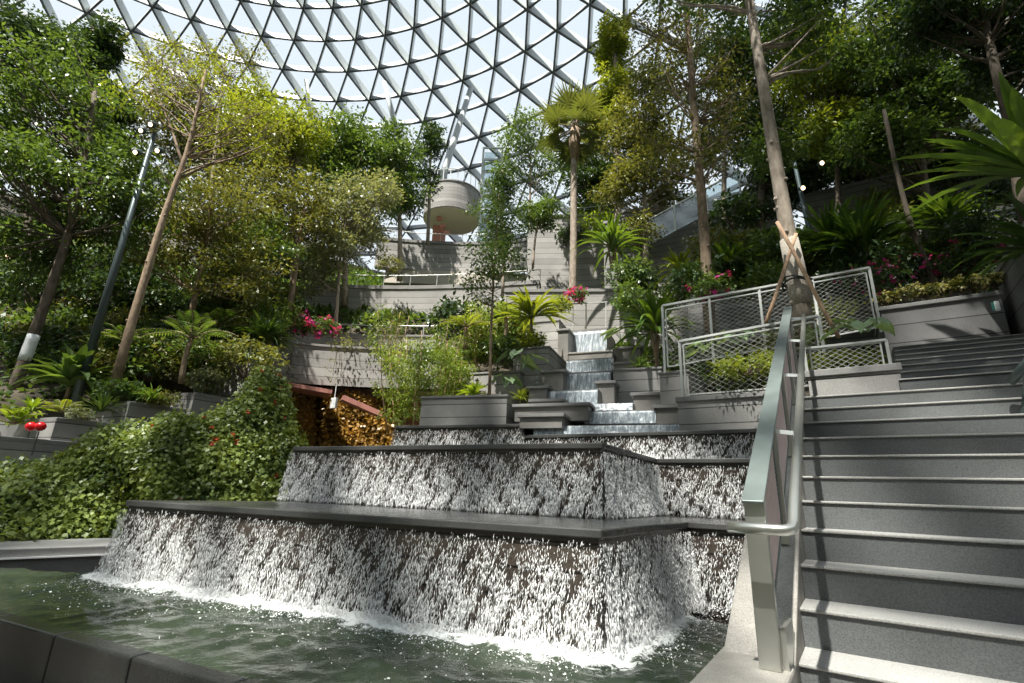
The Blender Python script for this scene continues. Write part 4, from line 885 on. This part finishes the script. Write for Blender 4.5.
BU('green shrub with pink flowers behind the rear fence', 712, 300, 8.8, .5, .3, 'l_mid', flowers='l_magenta', nf=10, fl=.08, n=700)
BU('yellow-green groundcover behind the rear fence', 828, 318, 7.6, .6, .14, 'l_yellow', L=.06, n=900)
BU('shrubs with magenta blooms at the foot of the wide dark clump', 872, 290, 8.0, .55, .28, 'l_dark', flowers='l_magenta', nf=22, fl=.07, n=900)
BU('magenta-flowering shrub above the stair-top wall', 915, 285, 8.4, .5, .35, 'l_dark', flowers='l_magenta', nf=22, fl=.07, n=900)
BU('dark shrub with a few magenta blooms near the right edge', 975, 268, 8.2, .55, .35, 'l_dark', flowers='l_magenta', nf=14, fl=.07, n=1000)
BU('dark shrub under the high strap-leaved clump', 960, 258, 9.0, .9, .5, 'l_dark', L=.1, n=1400)
BU('dark shrub at the upper right edge', 1015, 235, 7.6, .8, .6, 'l_dark', L=.1, n=1400)
BU('ivy on the planter at the right edge', 1010, 300, 6.6, .4, .4, 'l_dark', L=.06, n=1200)
for i, px in enumerate(range(884, 1000, 11)):
    u_ = UW0B = None
    p = at(px, 305-.155*(px-884)-2+rng.normal(), n=8.9)
    bush(['yellow-flowered edging plant', 'white-flowered edging plant'][i % 2]+' along the stair-top wall, in a row of small blooms', p, (.17, .17, .10), 'l_olive', L=.05, n=260, flowers='l_paleflower', nf=14, fl=.045, name='edging_plant', cat='plant', group='%s edging plants on the stair-top wall' % ['yellow', 'white'][i % 2])
# undergrowth: copies of two prototypes scattered over the slopes
protos = []
for lm, L, nm in (('l_mid', .10, 'broad green'), ('l_dark', .11, 'dark'), ('l_olive', .09, 'olive')):
    protos.append((bush('low %s shrub in the undergrowth of the left slope' % nm, V(0, 0, 0), (.6, .6, .42), lm, L=L, n=900, group='%s undergrowth shrubs of the left slope' % nm), nm))
first = {0: True, 1: True, 2: True}
def scatter(poly_px, n, side):
    for i in range(n):
        (x0, x1, y0, y1, D0, D1) = poly_px; f = rng.random(); px = x0+(x1-x0)*rng.random(); D_ = D0+(D1-D0)*f; p = at(px, y0+(y1-y0)*f, D=D_)
        k = int(rng.integers(0, 3)); pr, nm = protos[k]; lab = 'low %s shrub in the undergrowth of the %s' % (nm, side); g = '%s undergrowth shrubs of the %s' % (nm, side); sc_ = .8+.5*rng.random()*D_/10
        if first[k]: pr.location = tuple(p); pr['label'] = lab; pr['group'] = g; pr.scale = (sc_,)*3; first[k] = False
        else: dup(pr, p, rng.random()*6.28, sc_, lab, g)
scatter((-20, 250, 380, 345, 9.4, 11.6), 40, 'left slope'); scatter((-20, 300, 345, 300, 11.5, 15), 44, 'left slope'); scatter((0, 420, 290, 235, 15, 21), 46, 'upper left slope')
scatter((690, 870, 300, 250, 8.8, 11.5), 22, 'right slope'); scatter((880, 1030, 282, 200, 8.6, 11.2), 26, 'right slope'); scatter((700, 1030, 230, 150, 12.5, 15.5), 34, 'upper right slope')
scatter((440, 520, 366, 335, 10.8, 12.2), 7, 'slope left of the narrow cascade'); scatter((625, 690, 325, 285, 11.8, 13), 5, 'slope right of the narrow cascade')
scatter((560, 700, 250, 200, 18, 20), 12, 'terrace behind the fan palm')
# leafy ground cover over every planted slope
n = 90000; x = rng.uniform(-22, 18, n); y = rng.uniform(6.5, 30, n); keep = ground_h(x, y) > .9; nn2 = x*N[0]+y*N[1]; uu2 = x*T[0]+y*T[1]
keep &= ~((uu2 > -1.2)&(nn2 < 9.2)); keep &= ~((x > -8)&(x < 1)&(y < 16.8)); x, y = x[keep], y[keep]; c = np.stack([x, y, ground_h(x, y)+.12*rng.random(len(x))+.02], 1); ln = (.05+.009*y)*(.7+.6*rng.random(len(x)))*1.3
d = unit(rnd_dirs(len(x))+V(0, 0, .25)); nr = unit(rnd_dirs(len(x))*.7+V(0, 0, 1)); nr = unit(nr-d*(nr*d).sum(1, keepdims=True)); o = quads_obj('ground_cover', leaf_quads(c, d, nr, ln, ln*.5), M['l_mid']); tag(o, 'leafy ground cover over the planted slopes', 'ground cover', kind='stuff')
# vines trailing on balcony front
for lab, px in (('left trailing vine on the curved balcony front', 297), ('middle trailing vine on the curved balcony front', 336), ('right trailing vine on the curved balcony front', 402)):
    p = at(px, 350, D=12.85); c = p+np.stack([rng.normal(size=55)*.10, rng.normal(size=55)*.02-.05, -rng.random(55)**1.3*.95], 1)
    t = thing('trailing_vine', lab, 'vine', p); q, tn = cluster_leaves(c, 1, .04, .06, .6, 1); quads_obj('foliage', q, M['l_olive'], t, tn); b = MB()
    for k in range(4): o_ = V(rng.normal()*.12, -.06, 0); b.tube(bend(p+o_, p+o_*1.4-V(0, 0, .5+.4*rng.random()), 6, .04), .006, 4)
    b.build('stems', M['bark_dark'], t)
# ================================================================== TIERS
def arc_wall(label, pts, z0, z1, mat='tier', thick=.35, name='terrace_wall', cat='wall', cop=.12, rail=0., group='curved terrace walls'):
    """pts: plan polyline along the outer face"""
    pts = [V(*p[:2], 0) for p in pts]; P = np.array(pts)
    # resample smoothly
    d = np.r_[0, np.cumsum(np.linalg.norm(np.diff(P, axis=0), axis=1))]; s = np.linspace(0, d[-1], 28)
    cx = np.interp(s, d, P[:, 0]); cy = np.interp(s, d, P[:, 1])
    ker = np.ones(5)/5; cx2 = np.convolve(np.pad(cx, 2, 'edge'), ker, 'valid'); cy2 = np.convolve(np.pad(cy, 2, 'edge'), ker, 'valid')
    Q = np.stack([cx2, cy2, 0*cx2], 1); tg = unit(np.gradient(Q, axis=0)); nr = np.stack([-tg[:, 1], tg[:, 0], 0*cx2], 1)
    t = thing(name, label, cat, (*Q[0][:2], z0), group)
    def band(o0, o1, za, zb):
        b = MB(); za = np.broadcast_to(za, len(Q)); zb = np.broadcast_to(zb, len(Q)); A = Q+nr*o0; B = Q+nr*o1; n = len(Q)
        v = np.concatenate([np.c_[A[:, :2], za], np.c_[A[:, :2], zb], np.c_[B[:, :2], zb], np.c_[B[:, :2], za]])
        f = []
        for i in range(n-1):
            for k in range(4): f.append((k*n+i, k*n+i+1, ((k+1) % 4)*n+i+1, ((k+1) % 4)*n+i)[::-1])
        f += [(0, n, 2*n, 3*n)[::-1], (n-1, 2*n-1, 3*n-1, 4*n-1)]; return b.add(v, f)
    band(0, thick, z0, z1).build('wall', M[mat], t); band(-.04, thick+.04, z1, z1+cop).build('coping', M['coping'], t)
    if rail:
        b = MB(); R_ = Q+V(0, 0, z1+cop+rail)+nr*.15; b.tube(R_, .02, 6)
        for i in range(0, len(Q), 3): b.tube([R_[i], R_[i]-V(0, 0, rail)], .015, 5)
        b.build('railing', M['rail_pale'], t)
    return Q, nr, t
def px_arc(lst): return [at(x, y, D=D) for x, y, D in lst]
def zat(px, py, D): return at(px, py, D=D)[2]
# lowest curved balcony over the passage
lst = px_arc([(226, 347, 11.9), (262, 347, 12.5), (300, 347, 12.9), (345, 348, 13.1), (400, 350, 13.1), (470, 352, 12.9)])
z1 = zat(330, 347, 13.0); z0 = zat(330, 385, 13.0)
Q, nr, t = arc_wall('lowest pale curved balcony wall over the passage, trailing vines on its front', lst, z0, z1, cop=.06)
b = MB(); b.prism(list(Q[::3]+nr[::3]*.02)+[Q[-1]+V(.2, 3, 0), Q[0]+V(-.5, 3.5, 0)], z0, z0+.12); b.build('soffit', M['soffit'], t)
# passage below
b = MB(); b.bar(at(284, 386, D=12.3), at(330, 394, D=12.8), .7, .10); b.build('pink_beam', M['pink'], t)
b = MB(); b.bar(at(342, 398, D=12.0), at(381, 415, D=12.4), .3, .12); b.build('pink_beam', M['pink'], t)
b = MB(); b.prism([at(250, 400, D=14.6), at(430, 400, D=14.6), at(430, 400, D=15.2), at(250, 400, D=15.2)], .3, z0); o = b.build('passage_wall', M['pink'], None); tag(o, 'terracotta coloured back wall of the passage under the balcony', 'wall')
p = at(334, 403, D=12.4); b = MB(); b.box(p, T, N, V(0, 0, 1), .10, .03, .13); b.bar(p+V(0, 0, .12), p+V(0, 0, .45), .015, .015, up=T); o = b.build('hanging_sign', M['white'], None); tag(o, 'small pale panel hanging under the curved balcony', 'sign')
# wall behind the lowest balcony
lst = px_arc([(270, 333, 14.6), (320, 330, 15), (380, 332, 15), (440, 334, 14.8)])
arc_wall('low pale wall with metal railing behind the lowest balcony', lst, zat(330, 352, 14.8), zat(330, 333, 14.8), cop=.06, rail=.35)
lst = px_arc([(300, 288, 18.2), (360, 288, 18.2), (420, 288, 18), (480, 286, 17.6), (545, 284, 17.0)])
arc_wall('second curved terrace wall, grey slabs with long vertical shadows', lst, zat(410, 326, 18), zat(410, 289, 18), cop=.15, rail=.5)
b = MB(); z_ = zat(410, 326, 18); b.prism(px_arc([(330, 326, 18.3), (480, 326, 17.9), (480, 326, 21), (330, 326, 21.)]), z_-.55, z_); o = b.build('terrace_wall', M['soffit']); tag(o, 'shaded beige band under the second curved terrace', 'wall')
p0, p1 = at(443, 300, D=17.74), at(456, 300, D=17.66); b = MB(); b.prism([p0, p1, p1+V(0, .12, 0), p0+V(0, .12, 0)], zat(450, 312, 17.6), zat(450, 300, 17.6)); o = b.build('wall_opening', M['dark_metal']); tag(o, 'small dark square opening in the second terrace wall', 'vent')
lst = px_arc([(372, 247, 22), (420, 244, 22.3), (470, 243, 22.3), (520, 243, 21.8), (570, 236, 21)])
arc_wall('third curved terrace wall just below the round balcony', lst, zat(460, 271, 22.2), zat(460, 244, 22.2), cop=.15, rail=.5)
b = MB(); z_ = zat(460, 271, 22.2); b.prism(px_arc([(385, 275, 22.3), (540, 272, 22.2), (540, 272, 25), (385, 275, 25)]), z_-.7, z_); o = b.build('terrace_wall', M['soffit']); tag(o, 'shaded beige band under the third curved terrace', 'wall')
# right hand tiers
lst = px_arc([(500, 300, 14.6), (560, 296, 14.4), (620, 290, 14.2), (690, 284, 13.4)])
arc_wall('pale slab wall directly behind the top of the narrow cascade', lst, 3.4, zat(590, 292, 14.3), cop=.1, rail=.0)
b = MB(); b.tube([at(586, 330, D=13.7), at(586, 303, D=13.7)], .02, 6); b.bar(at(572, 304, D=13.7), at(607, 302, D=13.7), .03, .03); b.tube([at(573, 330, D=13.7), at(573, 304, D=13.7)], .015, 6); b.tube([at(606, 328, D=13.7), at(606, 303, D=13.7)], .015, 6); o = b.build('glass_railing', M['rail_pale']); tag(o, 'small pale railing right above the top fall', 'railing')
lst = px_arc([(525, 228, 18.2), (580, 218, 18), (630, 207, 17.5), (660, 200, 17)])
arc_wall('high slab wall behind the fan palm trunk', lst, zat(600, 268, 17.7)-2.5, zat(600, 214, 17.7), cop=.12, rail=.4)
lst = px_arc([(600, 250, 16), (640, 247, 15.5), (700, 240, 14.5), (760, 235, 13.6), (800, 232, 13)])
arc_wall('broad slab wall with a dark window slot right of the centre', lst, 4.5, zat(700, 205, 14.5), cop=.1, mat='slab')
p0, p1 = at(735, 240, D=13.75), at(761, 236, D=13.45); b = MB(); b.prism([p0, p1, p1+V(0, .2, 0), p0+V(0, .2, 0)], zat(748, 244, 13.6), zat(748, 231, 13.6)); o = b.build('wall_opening', M['core']); tag(o, 'dark window slot in the broad slab wall', 'window slot')
# sloping glass balustrade
g0, g1 = at(645, 247, D=14.6), at(741, 196, D=13.4)
t = thing('glass_balustrade', 'sloping glass balustrade with pale posts rising to the right', 'balustrade', g0)
b = MB(); b.bar(g0+V(0, 0, .9), g1+V(0, 0, .9), .06, .04); b.build('top_rail', M['white'], t)
for f in (0, .33, .66, 1.): b = MB(); q = g0+(g1-g0)*f; b.tube([q, q+V(0, 0, .9)], .03, 6); b.build('post', M['white'], t)
b = MB(); sdn = V(0, .02, 0); b.add([g0, g1, g1+V(0, 0, .85), g0+V(0, 0, .85)]+[q+sdn for q in (g0, g1, g1+V(0, 0, .85), g0+V(0, 0, .85))], [(0, 1, 2, 3), (7, 6, 5, 4), (0, 4, 5, 1), (1, 5, 6, 2), (2, 6, 7, 3), (3, 7, 4, 0)]); b.build('glass', M['rglass'], t)
lst = px_arc([(800, 205, 12.4), (850, 196, 11.8), (900, 178, 11.2), (960, 165, 10.4), (1030, 155, 9.6)])
arc_wall('curved slab wall half hidden by plants on the upper right', lst, 4.6, zat(930, 172, 11), mat='slab', cop=.1)
lst = px_arc([(880, 250, 9.4), (930, 236, 9.2), (980, 224, 8.8), (1040, 215, 8.4)])
arc_wall('lower slab wall behind the shrubs on the right slope', lst, 2.4, zat(930, 224, 9.2), mat='slab', cop=.1)
lst = px_arc([(790, 268, 11.6), (840, 266, 11.2), (900, 262, 10.6)])
arc_wall('dark slab wall behind the wide strap-leaf clump', lst, 3, zat(840, 262, 11.2), mat='slab', cop=.1)
# left slope walls glimpsed through the trees
for lab, a_, b2, D0, D1 in [('pale wall glimpsed between trunks at the far left', (-40, 300, 330), (90, 286, 320), 12, 13), ('grey terrace wall glimpsed behind the lamp post', (90, 318, 345), (240, 316, 345), 12.5, 13.5), ('distant terrace wall seen through the left trees', (60, 232, 262), (330, 245, 275), 19, 20)]:
    m = (a_[0]+b2[0])/2; lst = px_arc([(a_[0], a_[1], D0), (m, (a_[1]+b2[1])/2, (D0+D1)/2), (b2[0], b2[1], D1)]); arc_wall(lab, lst, zat(m, (a_[2]+b2[2])/2, (D0+D1)/2), zat(m, (a_[1]+b2[1])/2, (D0+D1)/2), mat='slab', cop=.1)
# ---- round balcony
D = 28.; rB = 1.75; c = at(451.5, 215, D=D); zb = .585*D; zt = zb+1.75; c[2] = 0
t = thing('round_balcony', 'round pale drum balcony jutting out high in the centre', 'balcony', (c[0], c[1], zb))
an = np.linspace(0, 2*math.pi, 49)[:-1]; circ = [c+V(math.cos(a), math.sin(a), 0)*rB for a in an]
b = MB(); b.prism(circ, zb, zt); b.build('drum', M['tier'], t, False)
b = MB(); b.prism([c+V(math.cos(a), math.sin(a), 0)*rB*1.03 for a in an], zt, zt+.08); b.build('rim', M['coping'], t)
b = MB(); b.prism([c+V(math.cos(a), math.sin(a), 0)*rB*.97 for a in an], zb-.06, zb); b.build('soffit', M['soffit'], t)
b = MB()
for a in an[::2]: q = c+V(math.cos(a), math.sin(a), 0)*rB*.97+V(0, 0, zt); b.tube([q, q+V(0, 0, .9)], .025, 5)
b.tube([c+V(math.cos(a), math.sin(a), 0)*rB*.97+V(0, 0, zt+.9) for a in np.linspace(0, 2*math.pi, 33)], .03, 5); b.build('railing', M['white'], t)
b = MB(); b.prism([c+V(-1.2, .5, 0), c+V(-.55, .5, 0), c+V(-.55, 1.8, 0), c+V(-1.2, 1.8, 0)], zb-4., zb-.06); b.build('support', M['pink'], t)
for i in range(4): b = MB(); q = at(436+3.5*i, 212+7*i, D=D-.6); b.box(q, V(1, 0, 0), V(0, 1, 0), V(0, 0, 1), .16, .10, .10); b.build('bracket', M['pink'], t)
p = at(452, 243, D=27); b = MB()
t = thing('lift_tower', 'white framed lift tower behind the round balcony', 'tower', at(488, 230, D=33)); q0 = at(479, 225, D=33); q1 = at(499, 225, D=33); zt_ = zat(489, 148, 33)
b = MB()
for q in (q0, q1, q0+V(0, 1.4, 0), q1+V(0, 1.4, 0)): b.tube([V(q[0], q[1], 8), V(q[0], q[1], zt_)], .09, 6)
for k in range(9): z_ = q0[2]-2+k*(zt_-q0[2]+2)/8; b.bar(V(q0[0], q0[1], z_), V(q1[0], q1[1], z_), .12, .12); b.bar(V(q0[0], q0[1]+1.4, z_), V(q1[0], q1[1]+1.4, z_), .12, .12)
b.build('frame', M['white'], t)
b = MB(); b.prism([q0+V(.1, .1, 0), q1+V(-.1, .1, 0), q1+V(-.1, 1.3, 0), q0+V(.1, 1.3, 0)], 8, zt_-.3); b.build('glass_shaft', M['rglass'], t)

# ================================================================== DOME
HH = 34.; DC = V(-.5*HH, .18*HH, 0); RR, Z0, HV = 1.15*HH, .3*HH, .95*HH
def dp(phi, th): return V(DC[0]+RR*math.cos(phi)*math.sin(th), DC[1]+RR*math.cos(phi)*math.cos(th), Z0+HV*math.sin(phi))
def dn(phi, th): n = V(math.cos(phi)*math.sin(th)/RR, math.cos(phi)*math.cos(th)/RR, math.sin(phi)/HV); return unit(n)
NA = 63; rows = []; phi = -.12; 
while phi < 1.25: rows.append(phi); phi += 2.2/math.hypot(RR*math.sin(phi), HV*math.cos(phi))
bm = MB(); rg = MB(); gl = []
th = lambda i, j: (j+.5*(i % 2))*2*math.pi/NA
BD = 1.0; BW = .04; fl_ = MB()
def beam(mb, a, b_, n, dep, w):
    n = unit(n+V(0, 0, .95)); fm = (a+b_)/2-n*dep
    m = (a+b_)/2-n*dep/2; d = b_-a; l = np.linalg.norm(d); d = d/l; s = np.cross(d, n); s /= np.linalg.norm(s); mb.box(m, d, s, np.cross(s, d), l/2, w, dep/2); fl_.box(fm, d, s, np.cross(s, d), l/2, .065, .05)
for i, ph in enumerate(rows):
    for j in range(NA):
        a = dp(ph, th(i, j)); q = dp(ph, th(i, j+1)); n = dn(ph, th(i, j)); beam(rg, a, q, n, .75, .03)
        if i < len(rows)-1:
            p2 = rows[i+1]; jj = j if i % 2 == 0 else j+1
            u1 = dp(p2, th(i+1, jj)); u0 = dp(p2, th(i+1, jj-1)); beam(bm, a, u1, n, BD, BW); beam(bm, a, u0, n, BD, BW)
            gl.append([a, q, u1]); gl.append([a, u1, u0])
DM = thing('ceiling', 'steel and glass dome overhead', None, (DC[0], DC[1], 0), kind='structure'); del DM['label']
bm.build('diagonal_beams', M['beam'], DM); rg.build('ring_beams', M['ring'], DM); fl_.build('inner_flanges', M['flange'], DM)
quads_obj('glazing', np.array(gl)+0., M['glass'], DM, k=3)
for lab, a_, b2, D0, D1, r in [('pale steel strut rising from the round balcony to the dome', (444, 172), (471, 88), 30, 32, .26), ('pale steel strut above the centre left trees', (402, 150), (384, 82), 31, 30, .22), ('short steel strut half hidden by the left treetops', (312, 125), (306, 80), 31, 30, .2)]:
    b = MB(); b.tube([at(*a_, D=D0)-V(0, 0, 3), at(*a_, D=D0), at(*b2, D=D1)], [r, r, r*.8], 12); o = b.build('dome_strut', M['beam'], None, True); tag(o, lab, 'strut')
# ================================================================== LAMPS
b0 = at(79, 390, D=8.6); tp = at(156, 134, D=8.6); tp = V(b0[0]+ (tp[0]-b0[0])*.15, b0[1], tp[2])
t = thing('lamp_post', 'tall dark lamp post with four small spotlights among the left trees', 'lamp post', b0-V(0, 0, .3))
b = MB(); b.tube([b0-V(0, 0, .3), b0+(tp-b0)*.5, tp], [.075, .06, .045], 14); b.build('pole', M['pole'], t, True)
for i, (dx, dy, dz, fx) in enumerate([(-.22, -.05, .02, -1), (.0, -.12, .12, 1), (-.2, -.05, -.5, -1), (.27, -.1, -.48, 1)]):
    q = tp+V(dx, dy, dz); b = MB(); b.tube([tp+V(0, 0, dz*.9), q], .014, 6); b.tube([q+V(0, .08, .07), q-V(0, .04, .02)], [.06, .075], 12); h_ = b.build('spotlight', M['pole'], t, True)
    b = MB(); b.tube([q-V(0, .041, .022), q-V(0, .05, .027)], [.045, .038], 12); g = b.build('lens', M['lamp_on'], h_)
for lab, px, py, D in [('small glowing spotlight among the leaves at the far left', 8, 257, 9.5), ('upper glowing spotlight behind the right trunk', 822, 163, 10.4), ('lower glowing spotlight behind the right trunk', 803, 188, 10.4)]:
    q = at(px, py, D=D); t = thing('spotlight', lab, 'lamp', q); b = MB(); b.tube([q+V(0, .14, .06), q], [.045, .065], 12); b.build('housing', M['pole'], t, True)
    b = MB(); b.tube([q-V(0, .002, 0), q-V(0, .012, .004)], [.055, .048], 12); b.build('lens', M['lamp_on'], t)
q = at(818, 262, D=10.6); b = MB(); b.tube([q-V(0, 0, 1.), V(q[0]-.2, q[1], zat(815, 163, 10.6))], [.06, .045], 10); o = b.build('lamp_pole', M['pole'], None, True); tag(o, 'dark pole carrying the spotlights behind the right trunk', 'pole')

# ================================================================== LIGHT, CAMERA
sun = bpy.data.lights.new('sun', 'SUN'); sun.energy = 11.5; sun.angle = math.radians(.9); sun.color = (1, .955, .87)
so = bpy.data.objects.new('sun', sun); COL.objects.link(so)
SD = V(-.30, -.42, 1.0); SD = unit(SD); so.rotation_euler = Vector(-SD).to_track_quat('-Z', 'Y').to_euler()
w = bpy.data.worlds.new('sky'); bpy.context.scene.world = w; w.use_nodes = True; nt = w.node_tree; nt.nodes.clear()
out = nt.nodes.new('ShaderNodeOutputWorld'); bg = nt.nodes.new('ShaderNodeBackground'); tc = nt.nodes.new('ShaderNodeTexCoord'); sx = nt.nodes.new('ShaderNodeSeparateXYZ')
rp = ramp(nt.nodes, [(0., (.88, .92, .95)), (.45, (.86, .92, .97)), (1., (.78, .87, .98))]); nt.links.new(tc.outputs['Generated'], sx.inputs[0]); nt.links.new(sx.outputs[2], rp.inputs[0]); nt.links.new(rp.outputs[0], bg.inputs[0]); bg.inputs[1].default_value = 1.15
nt.links.new(bg.outputs[0], out.inputs[0])
cam = bpy.data.cameras.new('camera'); cam.sensor_fit = 'HORIZONTAL'; cam.sensor_width = 36; cam.lens = FPX/1024*36; cam.clip_start = .05; cam.clip_end = 400
co = bpy.data.objects.new('camera', cam); COL.objects.link(co); m = Matrix.Identity(4)
for i in range(3): m[i][0] = CR[i]; m[i][1] = CU[i]; m[i][2] = -F0[i]
co.matrix_world = m; bpy.context.scene.camera = co
sc = bpy.context.scene; sc.view_settings.view_transform = 'Standard'; sc.view_settings.look = 'None'; sc.view_settings.gamma = 1; sc.view_settings.exposure = -.05; sc.view_settings.use_curve_mapping = False
sc.cycles.max_bounces = 8; sc.cycles.transparent_max_bounces = 24
